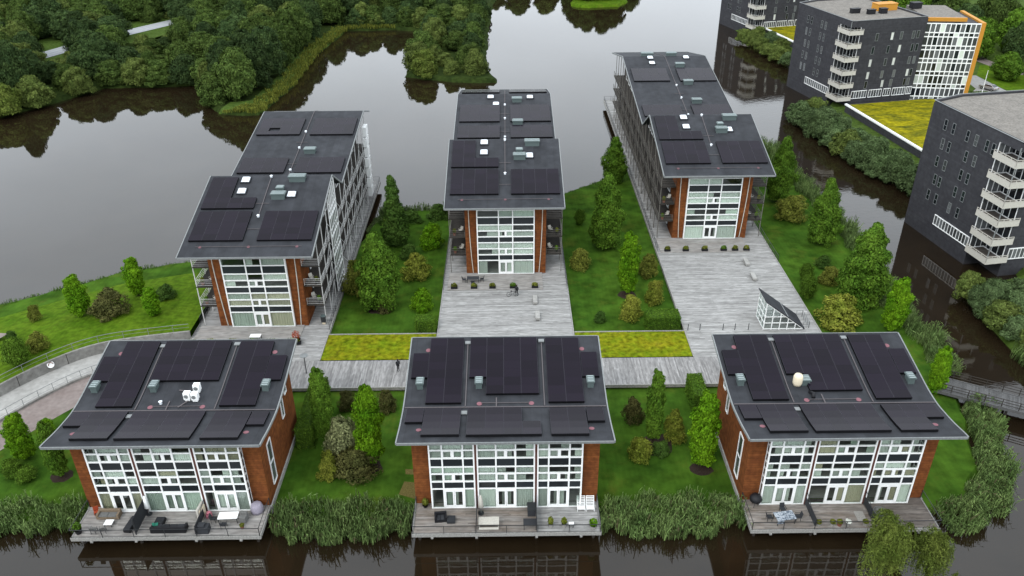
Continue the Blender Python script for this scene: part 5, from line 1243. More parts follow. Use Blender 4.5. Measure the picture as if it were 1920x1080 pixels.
GARDEN = [
('column', -20.7, 72.0, -0.6, 9.7, 3.4, 'hornbeam_tree', 'tree', 'slim bright green column tree beside the long dark hedge, first garden'),
('column', -14.9, 67.9, -0.6, 10.3, 3.9, 'hornbeam_tree', 'tree', 'bright green column tree rising behind a mixed shrub clump'),
('bushG', -18.0, 69.1, -0.6, 5.1, 5.3, 'shrub', 'shrub', 'pale grey-green shrub in front of two column trees'),
('bushY', -19.2, 66.2, -0.6, 3.0, 2.8, 'shrub', 'shrub', 'small yellow-green shrub at the front edge of the grey-green shrub clump'),
('bushR', -16.5, 66.9, -0.6, 3.0, 5.6, 'shrub', 'shrub', 'wide dark brownish shrub at the foot of the column tree'),
('bushR', -19.2, 77.6, -0.6, 2.4, 2.5, 'shrub', 'shrub', 'dark red-brown shrub between the two column trees near the boardwalk'),
('bushR', -14.5, 77.4, -0.6, 2.5, 2.7, 'shrub', 'shrub', 'dark red-brown shrub near the boardwalk behind the brighter column tree'),
('column', 15.8, 71.2, -0.6, 9.5, 2.9, 'hornbeam_tree', 'tree', 'narrow dark green column tree in the middle of the second front garden'),
('column', 20.3, 67.0, -0.6, 9.6, 3.9, 'hornbeam_tree', 'tree', 'broad bright green column tree next to the brick side wall'),
('bushR', 14.1, 74.7, -0.6, 3.1, 2.8, 'shrub', 'shrub', 'brownish shrub left of the narrow column tree'),
('bushY', 18.2, 71.4, -0.6, 3.8, 2.9, 'shrub', 'shrub', 'round yellowish shrub right of the narrow column tree'),
('bushY', 14.0, 68.5, -0.6, 2.7, 3.0, 'shrub', 'shrub', 'low yellow-green shrub standing alone on the front lawn'),
('bushD', 16.4, 69.2, -0.6, 1.5, 2.5, 'shrub', 'shrub', 'low dark cushion shrub in front of the round yellowish shrub'),
('cone', -18.3, 120.3, -0.6, 11.9, 6.7, 'oak_tree', 'tree', 'tall dark pointed tree at the shore behind the lawn'),
('broad', -18.4, 100.9, -0.6, 11.4, 8.3, 'oak_tree', 'tree', 'large dense dark tree on the lawn beside the left long block'),
('bushO', -22.3, 105.1, -0.6, 5.0, 5.1, 'shrub', 'shrub', 'olive shrub half hidden behind the large dense tree'),
('bushY', -14.0, 109.5, -0.6, 3.7, 5.0, 'shrub', 'shrub', 'loose yellow-olive shrub in the middle of the inner lawn'),
('bushB', -12.5, 119.6, -0.6, 4.0, 4.8, 'shrub', 'shrub', 'light green shrub near the shore beside the middle block'),
('bushB', -12.3, 99.9, -0.6, 3.3, 3.6, 'shrub', 'shrub', 'round light green shrub just behind the small clipped hedge'),
('bushD', -15.8, 116.0, -0.6, 2.2, 3.7, 'shrub', 'shrub', 'low dark shrub between the pointed tree and the yellow-olive shrub'),
('bushD', -12.0, 131.3, -1.0, 2.4, 5.2, 'shrub', 'shrub', 'dark waterside shrub at the corner of the middle block'),
('bushD', -16.5, 129.5, -1.0, 2.3, 4.0, 'shrub', 'shrub', 'dark waterside shrub next to the pointed tree'),
('bushR', -17.6, 99.4, -0.6, 2.0, 2.5, 'shrub', 'shrub', 'small reddish shrub at the foot of the large dense tree'),
('broad', 20.1, 146.0, -0.6, 8.8, 6.2, 'oak_tree', 'tree', 'dark tree at the shore close to the right long block galleries'),
('broad', 15.6, 118.5, -0.6, 12.5, 7.8, 'oak_tree', 'tree', 'large dark tree on the lawn right of the middle long block'),
('column', 17.2, 103.8, -0.6, 9.7, 4.0, 'hornbeam_tree', 'tree', 'dense bright cone-topped column tree beside the right plaza railing'),
('ball', 12.2, 127.6, -0.6, 2.7, 2.2, 'clipped_shrub', 'shrub', 'small dark ball shrub near the middle block shore'),
('bushO', 11.0, 112.0, -0.6, 3.3, 3.9, 'shrub', 'shrub', 'round brownish olive shrub alone on the lawn beside the middle plaza'),
('bushO', 21.0, 109.2, -0.6, 3.5, 3.7, 'shrub', 'shrub', 'olive shrub behind the bright column tree next to the right plaza'),
('bushY', 20.7, 101.2, -0.6, 3.6, 3.2, 'shrub', 'shrub', 'orange-tinged shrub at the edge of the right plaza'),
('bushY', 16.8, 96.9, -0.6, 3.7, 3.9, 'shrub', 'shrub', 'yellow-orange shrub in front of the bright column tree'),
('bushD', 12.5, 96.4, -0.6, 1.5, 2.2, 'shrub', 'shrub', 'low dark cushion at the front of the middle lawn'),
('broad', 48.5, 136.3, -0.6, 11.9, 6.8, 'oak_tree', 'tree', 'tall dark tree against the right side of the right long block'),
('bushO', 48.6, 129.0, -0.6, 4.2, 6.3, 'shrub', 'shrub', 'spreading olive shrub in front of the tall dark tree'),
('broad', 50.6, 119.3, -0.6, 11.1, 6.8, 'oak_tree', 'tree', 'dark egg-shaped tree beside the canal, east lawn'),
('broad', 49.9, 100.6, -0.6, 12.2, 9.2, 'oak_tree', 'tree', 'widest green tree beside the canal near the glazed stair entrance'),
('column', 51.4, 93.2, -0.6, 8.0, 4.4, 'hornbeam_tree', 'tree', 'bright green column tree in front of the widest canal tree'),
('bushY', 44.8, 94.9, -0.6, 4.1, 7.4, 'shrub', 'shrub', 'wide yellow-olive shrub behind the third front house'),
('ball', 44.2, 107.0, -0.6, 2.9, 2.4, 'clipped_shrub', 'shrub', 'smaller dark clipped ball shrub, the one farther from the stair entrance'),
('ball', 42.9, 102.3, -0.6, 3.6, 2.9, 'clipped_shrub', 'shrub', 'larger dark clipped ball shrub beside the right plaza edge'),
('bushD', 48.3, 111.5, -0.6, 1.8, 2.8, 'shrub', 'shrub', 'low grey-green shrub behind the clipped balls'),
('bushO', 47.5, 106.3, -0.6, 2.7, 3.9, 'shrub', 'shrub', 'olive shrub left of the widest canal tree'),
('column', 51.0, 79.5, -0.8, 6.6, 2.9, 'hornbeam_tree', 'tree', 'bright column tree beside the footbridge end'),
('column', -59.0, 97.4, 0.5, 6.3, 3.9, 'hornbeam_tree', 'tree', 'egg-shaped tree, left of the pair on the west lawn'),
('column', -53.5, 103.3, 0.3, 6.1, 3.5, 'hornbeam_tree', 'tree', 'egg-shaped tree near the shore, right of the pair on the west lawn'),
('column', -48.8, 97.0, 0.7, 4.4, 3.2, 'hornbeam_tree', 'tree', 'small round-headed tree near the left long block'),
('bushR', -55.1, 97.7, 0.6, 3.6, 6.3, 'shrub', 'shrub', 'wide brownish shrub between the two egg-shaped trees'),
('bushD', -49.3, 102.4, 0.5, 1.7, 3.8, 'shrub', 'shrub', 'low dark shrub behind the small round-headed tree'),
('bushO', -65.1, 96.9, 0.4, 2.2, 2.2, 'shrub', 'shrub', 'small olive shrub alone on the west lawn'),
('bushO', -60.6, 88.7, 0.9, 2.4, 3.3, 'shrub', 'shrub', 'reddish olive shrub behind the big clipped ball'),
('ball', -61.2, 85.1, 1.0, 3.8, 3.6, 'clipped_shrub', 'shrub', 'big dark clipped ball above the curved concrete wall'),
('bushD', -65.3, 91.2, 0.9, 1.2, 1.7, 'shrub', 'shrub', 'tiny dark shrub behind the big clipped ball'),
('column', -53.0, 69.5, -0.6, 6.0, 3.8, 'hornbeam_tree', 'tree', 'bright green column tree left of the first front house'),
('column', -47.8, 66.6, -0.6, 7.1, 2.9, 'hornbeam_tree', 'tree', 'dark column tree tucked against the first front house'),
('ball', -52.7, 66.6, -0.6, 2.3, 2.5, 'clipped_shrub', 'shrub', 'rear of two low clipped cushions left of the first house'),
('ball', -51.2, 66.1, -0.6, 1.6, 2.8, 'clipped_shrub', 'shrub', 'front of two low clipped cushions left of the first house'),
('bushB', -52.4, 73.4, -0.6, 2.2, 2.6, 'shrub', 'shrub', 'light green shrub between the column trees by the ramp'),
]
MATKIND = {'column':('column','leaf_bright'),'cone':('cone','leaf_dark'),'broad':('broad','leaf_mid'),'ball':('ball','hedge'),'bushG':('bush','leaf_grey'),'bushY':('bush','leaf_yellow'),'bushR':('bush','leaf_red'),'bushD':('bush','leaf_dark'),'bushO':('bush','leaf_olive'),'bushB':('bush','leaf_bright')}
for k, x, y, z, h, w_, n, c, lab in GARDEN:
    kk, m = MATKIND[k]; w_ *= {'broad': .82, 'column': .84, 'cone': .86}.get(k, .92)
    if 'dark' in lab and k in ('broad','column'): m = 'leaf_mid'
    plant(kk, x, y, z, h, w_, n, c, lab, m)
FOREST = [('wood', -129.7, 204.1, 10.9, 12.1), ('wood', -122.9, 205.7, 12.3, 10.2), ('wood', -138.9, 211.3, 12.0, 10.6), ('wood', -131.8, 214.3, 9.9, 12.4), ('wood', -123.3, 214.5, 8.8, 10.4), ('shoreshrub', -113.0, 212.4, 5.9, 8.3), ('wood', -139.0, 223.9, 8.5, 12.0), ('wood', -130.3, 223.0, 10.8, 12.5), ('wood', -111.4, 222.8, 9.4, 10.7), ('shoreshrub', -95.4, 221.6, 6.5, 7.1), ('shoreshrub', -78.3, 222.2, 6.2, 7.7), ('shoreshrub', -15.1, 223.7, 5.7, 7.5), ('wood', -150.3, 232.5, 9.2, 11.2), ('wood', -139.3, 232.4, 9.5, 11.2), ('wood', -131.3, 229.1, 11.9, 10.1), ('wood', -111.7, 229.9, 10.5, 11.4), ('wood', -84.6, 232.3, 10.6, 10.3), ('wood', -76.5, 232.6, 9.4, 11.9), ('shoreshrub', -23.6, 232.3, 6.7, 8.3), ('shoreshrub', -12.5, 231.6, 6.2, 7.7), ('wood', -150.9, 239.6, 12.4, 12.3), ('wood', -138.5, 239.2, 11.1, 12.4), ('wood', -120.5, 241.7, 9.2, 12.3), ('wood', -113.4, 240.5, 11.8, 11.0), ('wood', -85.0, 238.3, 12.4, 10.5), ('wood', -78.6, 238.8, 12.2, 12.0), ('shoreshrub', -21.1, 239.2, 5.9, 7.8), ('shoreshrub', -12.4, 238.3, 6.6, 6.9), ('wood', -157.0, 247.2, 8.7, 10.7), ('wood', -150.0, 249.3, 8.9, 11.9), ('wood', -123.9, 247.8, 11.7, 12.2), ('wood', -95.1, 248.4, 10.0, 10.4), ('wood', -87.9, 250.1, 11.3, 11.3), ('wood', -78.5, 248.2, 10.5, 12.7), ('shoreshrub', -21.8, 247.6, 4.6, 6.9), ('wood', -14.9, 248.7, 9.4, 11.9), ('wood', -156.5, 256.8, 10.1, 10.8), ('wood', -148.2, 259.8, 12.0, 10.9), ('wood', -129.6, 256.3, 10.0, 10.2), ('wood', -122.3, 259.7, 9.3, 12.5), ('wood', -95.8, 258.1, 9.9, 10.3), ('wood', -85.4, 258.7, 10.8, 11.5), ('wood', -76.8, 258.8, 8.3, 11.3), ('shoreshrub', -21.2, 256.6, 6.4, 7.6), ('wood', -14.3, 257.2, 9.6, 12.3), ('wood', -165.7, 265.7, 8.4, 13.0), ('wood', -159.9, 265.0, 11.9, 10.0), ('wood', -148.4, 267.2, 9.0, 10.7), ('wood', -138.1, 266.6, 9.1, 11.3), ('wood', -130.1, 266.2, 8.4, 12.4), ('wood', -123.6, 265.2, 8.0, 13.0), ('wood', -95.5, 268.0, 10.6, 11.5), ('wood', -84.3, 266.7, 11.3, 11.2), ('wood', -78.7, 266.6, 8.9, 10.1), ('shoreshrub', -21.3, 265.4, 6.8, 8.3), ('shoreshrub', -12.1, 268.3, 6.3, 7.4), ('wood', -176.6, 275.1, 11.2, 11.7), ('wood', -166.4, 277.9, 11.5, 12.4), ('wood', -156.1, 277.7, 11.3, 11.0), ('wood', -149.0, 277.0, 11.5, 12.7), ('wood', -139.0, 276.7, 9.1, 11.9), ('wood', -132.3, 276.6, 8.8, 10.1), ('wood', -102.6, 276.3, 9.2, 10.2), ('wood', -96.7, 275.8, 11.2, 11.9), ('wood', -87.1, 277.2, 8.3, 11.8), ('wood', -78.3, 274.0, 8.9, 12.4), ('wood', -69.1, 274.1, 10.2, 11.0), ('shoreshrub', -24.6, 277.4, 5.3, 7.9), ('shoreshrub', -12.5, 275.5, 5.0, 7.0), ('wood', -174.5, 284.1, 12.2, 12.4), ('wood', -168.4, 286.1, 12.2, 12.9), ('wood', -157.2, 284.6, 10.4, 12.0), ('wood', -148.5, 283.8, 12.0, 11.6), ('wood', -141.7, 284.2, 8.4, 11.4), ('wood', -132.6, 285.1, 9.3, 12.5), ('wood', -103.6, 283.7, 10.2, 12.7), ('wood', -95.6, 285.8, 8.9, 12.9), ('wood', -84.1, 283.7, 11.4, 11.0), ('wood', -78.9, 283.8, 11.3, 11.4), ('wood', -67.9, 283.5, 8.8, 11.1), ('wood', -58.9, 286.3, 10.0, 11.0), ('shoreshrub', -48.3, 285.8, 6.4, 8.1), ('shoreshrub', -33.6, 285.6, 6.4, 8.3), ('wood', -21.3, 285.0, 10.2, 12.9), ('wood', -15.7, 284.5, 10.5, 11.8), ('wood', -183.9, 292.5, 8.2, 12.2), ('wood', -176.3, 293.5, 9.6, 11.1), ('wood', -166.7, 293.6, 8.6, 11.4), ('wood', -156.0, 295.1, 11.2, 12.8), ('wood', -149.2, 293.4, 11.6, 10.3), ('wood', -138.9, 292.6, 10.8, 11.5), ('wood', -129.9, 292.3, 11.0, 12.5), ('wood', -123.8, 294.7, 9.3, 12.2), ('wood', -111.1, 292.0, 9.8, 11.5), ('wood', -102.1, 295.7, 8.1, 10.4), ('wood', -95.4, 295.2, 11.6, 11.7), ('wood', -84.3, 295.3, 12.0, 11.9), ('wood', -78.0, 294.9, 11.2, 12.8), ('wood', -69.3, 292.1, 9.5, 10.8), ('wood', -59.5, 292.2, 10.7, 11.3), ('wood', -50.9, 292.4, 10.6, 10.3), ('wood', -39.6, 293.1, 12.0, 10.4), ('wood', -32.4, 295.1, 10.3, 11.3), ('wood', -21.5, 292.7, 11.8, 11.5), ('wood', -14.9, 293.4, 9.3, 11.9), ('wood', -185.2, 303.6, 10.3, 11.8), ('wood', -174.1, 304.4, 12.0, 12.4), ('wood', -161.5, 304.6, 9.2, 12.8), ('wood', -152.4, 301.4, 10.2, 10.5), ('wood', -141.0, 303.4, 8.7, 11.2), ('wood', -129.3, 304.8, 8.4, 11.5), ('wood', -117.6, 301.6, 9.6, 11.1), ('wood', -106.8, 303.2, 10.5, 11.4), ('wood', -95.2, 303.4, 10.2, 10.4), ('wood', -83.1, 302.6, 11.8, 10.4), ('wood', -72.3, 302.2, 10.8, 12.5), ('wood', -60.7, 303.3, 12.2, 10.7), ('wood', -48.0, 302.8, 10.8, 10.4), ('wood', -40.6, 301.6, 10.4, 10.7), ('wood', -26.3, 301.6, 11.0, 12.7), ('wood', -15.5, 304.7, 11.7, 12.6), ('wood', -197.6, 315.0, 9.5, 11.9), ('wood', -185.1, 312.8, 12.0, 11.5), ('wood', -171.8, 314.6, 12.3, 12.0), ('wood', -164.3, 312.3, 12.5, 12.0), ('wood', -150.1, 315.6, 9.6, 12.1), ('wood', -139.4, 312.5, 10.4, 12.8), ('wood', -128.5, 315.4, 8.3, 11.2), ('wood', -117.5, 314.5, 11.8, 11.5), ('wood', -106.0, 314.3, 11.0, 11.7), ('wood', -95.4, 313.4, 11.9, 11.1), ('wood', -82.9, 313.3, 12.4, 10.6), ('wood', -72.8, 313.7, 11.9, 12.2), ('wood', -62.2, 313.2, 11.3, 11.3), ('wood', -51.3, 312.7, 11.2, 12.0), ('wood', -37.5, 312.6, 10.2, 10.4), ('wood', -27.2, 313.2, 9.0, 11.7), ('wood', -17.6, 315.4, 8.8, 10.8), ('wood', -195.1, 325.4, 12.0, 10.9), ('wood', -185.6, 324.3, 8.9, 11.5), ('wood', -172.8, 324.3, 10.2, 11.3), ('wood', -160.6, 325.5, 11.6, 10.7), ('wood', -149.7, 323.6, 8.7, 11.9), ('wood', -139.9, 325.6, 10.8, 11.0), ('wood', -128.1, 325.1, 10.6, 12.1), ('wood', -118.3, 326.5, 11.7, 13.0), ('wood', -108.0, 325.2, 8.7, 10.5), ('wood', -95.1, 326.6, 8.6, 12.4), ('wood', -82.4, 327.4, 11.4, 10.6), ('wood', -71.6, 325.8, 9.2, 12.4), ('wood', -61.9, 326.9, 12.0, 11.2), ('wood', -51.5, 326.8, 8.7, 10.4), ('wood', -37.2, 324.4, 9.2, 11.2), ('wood', -26.6, 324.3, 9.4, 10.2), ('wood', -17.2, 326.5, 10.9, 11.8), ('wood', -207.0, 337.9, 11.0, 12.3), ('wood', -197.7, 338.1, 10.4, 11.0), ('wood', -186.5, 337.2, 9.0, 11.1), ('wood', -173.6, 335.6, 9.0, 10.2), ('wood', -152.3, 335.8, 8.6, 11.8), ('wood', -139.0, 335.5, 11.7, 10.0), ('wood', -130.3, 335.1, 11.5, 10.2), ('shoreshrub', -4.3, 349.8, 6.9, 8.3), ('wood', -4.9, 360.7, 9.4, 10.9), ('wood', 5.1, 357.5, 10.6, 11.7), ('wood', 16.4, 359.5, 10.3, 12.1), ('wood', 27.7, 358.2, 11.9, 12.1), ('wood', 41.0, 358.6, 10.6, 11.1), ('wood', 52.0, 361.1, 10.2, 11.4), ('wood', -5.7, 371.9, 8.8, 10.6), ('wood', 6.6, 370.4, 11.4, 10.0), ('wood', 19.2, 369.6, 10.2, 10.1), ('wood', 28.3, 370.5, 12.3, 10.6), ('wood', 38.5, 372.0, 12.1, 11.5), ('wood', 51.3, 372.0, 10.1, 11.4), ('wood', -3.6, 382.5, 8.1, 11.0), ('wood', 5.3, 381.9, 10.5, 12.8), ('wood', 16.5, 383.7, 8.7, 12.4), ('wood', 28.0, 382.0, 10.8, 10.1), ('wood', 40.3, 382.4, 9.2, 10.3), ('wood', 51.7, 380.8, 8.8, 10.7), ('wood', -6.5, 394.6, 10.4, 11.8), ('wood', 4.3, 391.3, 11.6, 11.1), ('wood', 19.4, 394.8, 10.4, 11.8), ('wood', 29.1, 393.2, 11.7, 13.0), ('wood', 39.3, 392.7, 9.8, 10.2), ('wood', 49.9, 391.7, 11.3, 10.5), ('wood', -5.6, 406.0, 10.1, 11.7), ('wood', 4.5, 405.4, 10.0, 10.7), ('wood', 17.4, 403.1, 9.6, 11.1), ('wood', 28.5, 403.6, 8.8, 12.5), ('wood', 40.1, 403.8, 10.8, 10.3), ('wood', 50.4, 403.7, 10.2, 12.6), ('shoreshrub', -121.9, 200.5, 3.8, 7.2), ('shoreshrub', -116.7, 204.1, 4.7, 7.3), ('shoreshrub', -120.9, 219.8, 5.3, 7.8), ('shoreshrub', -115.6, 217.7, 4.8, 6.8), ('shoreshrub', -102.3, 218.8, 3.7, 7.6), ('shoreshrub', -89.4, 219.3, 3.7, 6.8), ('shoreshrub', -122.3, 225.8, 4.4, 8.0), ('shoreshrub', -102.7, 225.7, 4.7, 7.8), ('shoreshrub', -90.7, 225.7, 4.1, 7.2), ('shoreshrub', -82.5, 225.1, 3.9, 7.5), ('shoreshrub', -24.4, 226.1, 5.0, 7.6), ('shoreshrub', -120.7, 231.3, 4.6, 7.9), ('shoreshrub', -101.5, 230.2, 5.1, 6.9), ('shoreshrub', -96.6, 231.1, 4.6, 7.8), ('shoreshrub', -17.3, 232.4, 4.5, 7.9), ('shoreshrub', -109.1, 236.5, 4.3, 7.8), ('shoreshrub', -103.2, 238.3, 4.9, 7.5), ('shoreshrub', -94.6, 238.0, 3.9, 7.6), ('shoreshrub', -110.2, 244.9, 4.0, 7.4), ('shoreshrub', -103.5, 245.1, 4.6, 7.6), ('shoreshrub', -91.0, 243.3, 4.3, 7.1), ('shoreshrub', -83.0, 244.8, 4.2, 6.9), ('shoreshrub', -141.5, 250.2, 4.5, 7.4), ('shoreshrub', -108.3, 249.8, 4.7, 7.8), ('shoreshrub', -101.3, 249.7, 4.6, 6.9), ('shoreshrub', -102.0, 256.7, 5.2, 7.6), ('shoreshrub', -153.7, 264.3, 4.3, 6.5), ('shoreshrub', -101.5, 265.4, 5.4, 7.3), ('shoreshrub', -89.6, 263.5, 4.9, 6.9), ('shoreshrub', -168.4, 271.9, 4.3, 7.5), ('shoreshrub', -162.2, 270.4, 3.7, 7.4), ('shoreshrub', -153.6, 270.9, 4.6, 7.6), ('shoreshrub', -141.0, 271.3, 4.7, 7.3), ('shoreshrub', -23.8, 271.2, 4.7, 6.6), ('shoreshrub', -17.6, 270.2, 4.2, 7.5), ('shoreshrub', -64.5, 277.9, 4.7, 6.9), ('shoreshrub', -17.2, 277.0, 5.1, 7.1), ('shoreshrub', -89.6, 284.6, 4.2, 7.7), ('shoreshrub', -43.4, 284.4, 4.6, 7.1), ('shoreshrub', -29.6, 283.0, 4.7, 6.5), ('shoreshrub', -160.0, 291.0, 4.3, 7.9), ('shoreshrub', -121.0, 289.9, 5.3, 7.2), ('shoreshrub', -90.3, 289.8, 3.8, 6.8), ('shoreshrub', -84.4, 289.7, 3.7, 7.2), ('shoreshrub', -44.1, 290.0, 4.3, 7.9), ('shoreshrub', -10.8, 289.4, 4.5, 7.2), ('shoreshrub', -161.8, 297.2, 3.5, 7.1), ('shoreshrub', -134.3, 297.5, 4.5, 7.0), ('shoreshrub', -115.3, 295.8, 3.6, 7.8), ('shoreshrub', -108.5, 296.9, 4.3, 7.6), ('shoreshrub', -90.0, 295.1, 5.1, 6.6), ('shoreshrub', -64.6, 297.4, 5.1, 7.8), ('shoreshrub', -168.4, 301.8, 5.4, 7.6), ('shoreshrub', -32.1, 302.7, 3.7, 6.5), ('shoreshrub', -10.1, 303.0, 5.1, 7.4), ('shoreshrub', -179.3, 309.5, 3.6, 7.1), ('shoreshrub', -168.8, 309.4, 5.2, 6.8), ('shoreshrub', -153.8, 310.7, 4.4, 6.8), ('shoreshrub', -147.0, 309.2, 3.6, 7.7), ('shoreshrub', -133.6, 308.8, 4.1, 7.9), ('shoreshrub', -122.9, 309.9, 4.0, 7.5), ('shoreshrub', -116.1, 308.8, 4.3, 7.2), ('shoreshrub', -109.2, 309.4, 5.2, 6.5), ('shoreshrub', -102.0, 309.0, 3.9, 6.7), ('shoreshrub', -88.4, 310.1, 5.3, 7.5), ('shoreshrub', -75.6, 308.0, 5.3, 7.1), ('shoreshrub', -57.7, 308.2, 4.5, 7.2), ('shoreshrub', -43.6, 310.4, 4.1, 6.9), ('shoreshrub', -10.0, 308.4, 5.5, 7.2), ('shoreshrub', -188.4, 317.1, 5.3, 7.3), ('shoreshrub', -160.2, 315.7, 3.9, 7.8), ('shoreshrub', -134.5, 317.2, 4.8, 7.5), ('shoreshrub', -90.8, 316.0, 4.3, 6.8), ('shoreshrub', -57.3, 316.7, 4.1, 6.8), ('shoreshrub', -45.1, 314.9, 5.0, 7.2), ('shoreshrub', -12.0, 316.0, 3.6, 7.8), ('shoreshrub', -179.1, 321.7, 4.7, 7.8), ('shoreshrub', -166.7, 323.5, 3.7, 6.8), ('shoreshrub', -155.3, 322.1, 5.1, 7.5), ('shoreshrub', -136.2, 321.5, 3.6, 7.6), ('shoreshrub', -88.6, 322.9, 4.7, 7.0), ('shoreshrub', -77.1, 321.4, 3.9, 6.8), ('shoreshrub', -63.9, 321.3, 4.3, 6.5), ('shoreshrub', -56.5, 321.8, 5.4, 7.0), ('shoreshrub', -49.1, 322.1, 3.9, 7.1), ('shoreshrub', -43.6, 322.1, 3.6, 6.7), ('shoreshrub', -11.4, 323.5, 3.7, 7.7), ('shoreshrub', -199.8, 329.7, 5.1, 7.9), ('shoreshrub', -180.7, 329.7, 4.0, 6.6), ('shoreshrub', -173.6, 329.8, 3.9, 7.6), ('shoreshrub', -168.2, 328.0, 4.6, 7.6), ('shoreshrub', -153.5, 329.2, 4.2, 7.8)]
for k, x, y, h, w_ in FOREST:
    if x > -32 and y < 300: h *= .72; w_ *= .76
    h *= vr.uniform(.8, 1.12); w_ *= vr.uniform(.82, 1.05)
    if k == 'wood':
        road_x = float(np.interp(y, [222,234,245,262,276,286,309,334,362], [-160,-142,-136,-131,-122,-117,-102,-80,-50]))
        if x > -40: zone = 'tree on the narrow wooded peninsula in the lake behind the middle block' if y < 330 and x < 5 else 'tree on the far shore at the top of the picture'
        elif x < road_x: zone = 'dark tree in the wood beyond the motorway, top left'
        elif x > -78 and y < 252: zone = 'large tree near the tip of the left peninsula above the left block'
        elif y > 285: zone = 'tree in the wood between the motorway and the inlet at the top'
        elif x < -100: zone = 'tree between the motorway and the lake shore at the left edge'
        else: zone = 'tree in the dense shore wood between the motorway and the left peninsula'
        plant('wood', x, y, -.5, h, w_, 'woodland_tree', 'tree', zone, vr.choice(['leaf_wood1','leaf_wood1','leaf_wood2','leaf_wood2','leaf_wood3']), zone)
    else:
        road_x = float(np.interp(y, [222,234,245,262,276,286,309,334,362], [-160,-142,-136,-131,-122,-117,-102,-80,-50])); sd_ = seg_dist(x, y, FAR_BANK)
        if x > -32: zone = 'shrub between the trees of the narrow central peninsula'
        elif x < road_x+8: zone = 'low shrub beside or beyond the motorway at the top left'
        elif sd_ < 6: zone = 'pale olive willow shrub at the far lake shore'
        elif x < -98: zone = 'shrub among the trees between the motorway and the left lake shore'
        else: zone = 'shrub among the tall trees of the left peninsula wood'
        plant('shoreshrub', x, y, -.6, h, w_, 'shore_shrub', 'shrub', zone, vr.choice(['leaf_wood3','leaf_wood2','leaf_wood3','leaf_wood2','leaf_wood1']), 'willow shrubs on the far lake shore' if 'willow' in zone else zone)
for (x, y, h, w_) in ((-66.5,202.5,12,10.5),(-64.5,211,13,10.5),(-71,209,12.5,10),(-63.8,221,13,10.5),(-68,217,13,10.5),(-63.5,232,12.5,10.5),(-63.5,243.5,13,10.5),(-63,255,12.5,10.5),(-69,227,13.5,11),(-69,238,13,11),(-62,267,12,10),(-74,215,12,10)):
    plant('wood', x, y, -.5, h, w_, 'woodland_tree', 'tree', 'large tree near the tip of the left peninsula above the left block', vr.choice(['leaf_wood1','leaf_wood2','leaf_wood2']), 'large tree near the tip of the left peninsula above the left block')
for (x, y) in ((31,325),(37,326),(41,328),(28,328)): plant('wood', x, y, -.6, vr.uniform(8,11), 9.5, 'woodland_tree', 'tree', 'tree on the small islet at the top of the picture', 'leaf_wood2', 'trees on the small islet')
# pale willows that frame the shore of the left bank and the peninsula tip
for (x, y, h, w_, m) in ((-116,200,6.5,9,'leaf_wood3'),(-120,193,6.5,9,'leaf_willow'),(-110,210,6,8,'leaf_wood3'),(-104.5,218.5,5.5,9,'leaf_wood2'),(-98,218.3,6,9,'leaf_wood3'),(-91.5,218.3,5.6,9,'leaf_wood2'),(-85,219,6.6,9.5,'leaf_wood1'),(-79,217.5,6.2,9,'leaf_wood2'),(-101,222,8,10,'leaf_wood1'),(-88,223,8.5,10,'leaf_wood2'),(-50,285,5.5,8,'leaf_wood1'),(-44.5,285.5,6,8.5,'leaf_wood2'),(-39,285.5,5.5,8,'leaf_wood1'),(-33.5,284.5,6,8.5,'leaf_wood2'),(-28,282,6,8,'leaf_wood3'),(-23.5,272,7,8.5,'leaf_wood2'),(-23.5,264,7,8.5,'leaf_wood1'),(-9.5,232,6,7,'leaf_wood2'),(-10,242,6.5,7,'leaf_wood1'),(-10,254,7,7.5,'leaf_wood2'),(-10,266,7,7.5,'leaf_wood1'),(-9.5,280,7,7.5,'leaf_wood2'),(-9,296,7,7.5,'leaf_wood1'),(-75,208,7.5,8.5,'leaf_wood3'),(-72,200,7,8,'leaf_wood2'),(-24.5,229,7,8.5,'leaf_wood3'),(-22,224,6.2,8,'leaf_willow'),(-8.5,223.5,6.4,7.6,'leaf_wood3'),(-24,240,7.5,9,'leaf_wood2'),(-22,255,8,9,'leaf_wood3'),(-128,186,7,9,'leaf_wood3')):
    plant('shoreshrub', x, y, -.6, h, w_, 'shore_shrub', 'shrub', 'pale olive willow shrub at the far lake shore', m, 'willow shrubs on the far lake shore')
for k, (x, y) in enumerate(((68.6,183.5),(69.4,179),(69.2,174.5),(70.4,170.5),(70.6,166),(71.6,162),(71.8,157.5),(72.8,153.5),(73.6,149.5),(75.6,146.5),(72.6,178),(73.4,171),(74.4,164),(75.4,157.5),(77,151),(72.2,184.5),(76.4,141.8),(79.5,145))):
    plant('bank', x-1.3, y, -.9, vr.uniform(3.4,5.0), vr.uniform(5.6,7.6), 'bank_shrub', 'shrub', 'willow shrub in the canal hedge below the yellow moss podium', vr.choice(['leaf_bank','leaf_bank','leaf_bank','leaf_wood3']), 'willow shrubs along the canal podium')
for k, (x, y) in enumerate(((73.2,258),(74.3,252),(75.4,246.5),(76.6,241),(77.6,235.5),(78.4,230),(78.8,262),(80,253),(81,245))):
    plant('bank', x, y, -.5, vr.uniform(2.8,3.8), vr.uniform(5,6.2), 'bank_shrub', 'shrub', 'willow shrub on the canal bank beside the farthest dark block', vr.choice(['leaf_bank','leaf_wood3']), 'willow shrubs beside the farthest dark block')
for k, (x, y) in enumerate(((66.3,102.4),(66.8,98.6),(67.2,95),(67.6,91.4),(68.4,88),(70,101.5),(70.6,97),(71.4,92.5),(73.5,101),(74.5,96))):
    plant('bank', x, y, -.5, vr.uniform(2.6,3.6), vr.uniform(4.6,5.6), 'bank_shrub', 'shrub', 'willow shrub on the right bank in front of the nearest dark block', vr.choice(['leaf_bank','leaf_bank','leaf_wood3']), 'willow shrubs on the right bank')
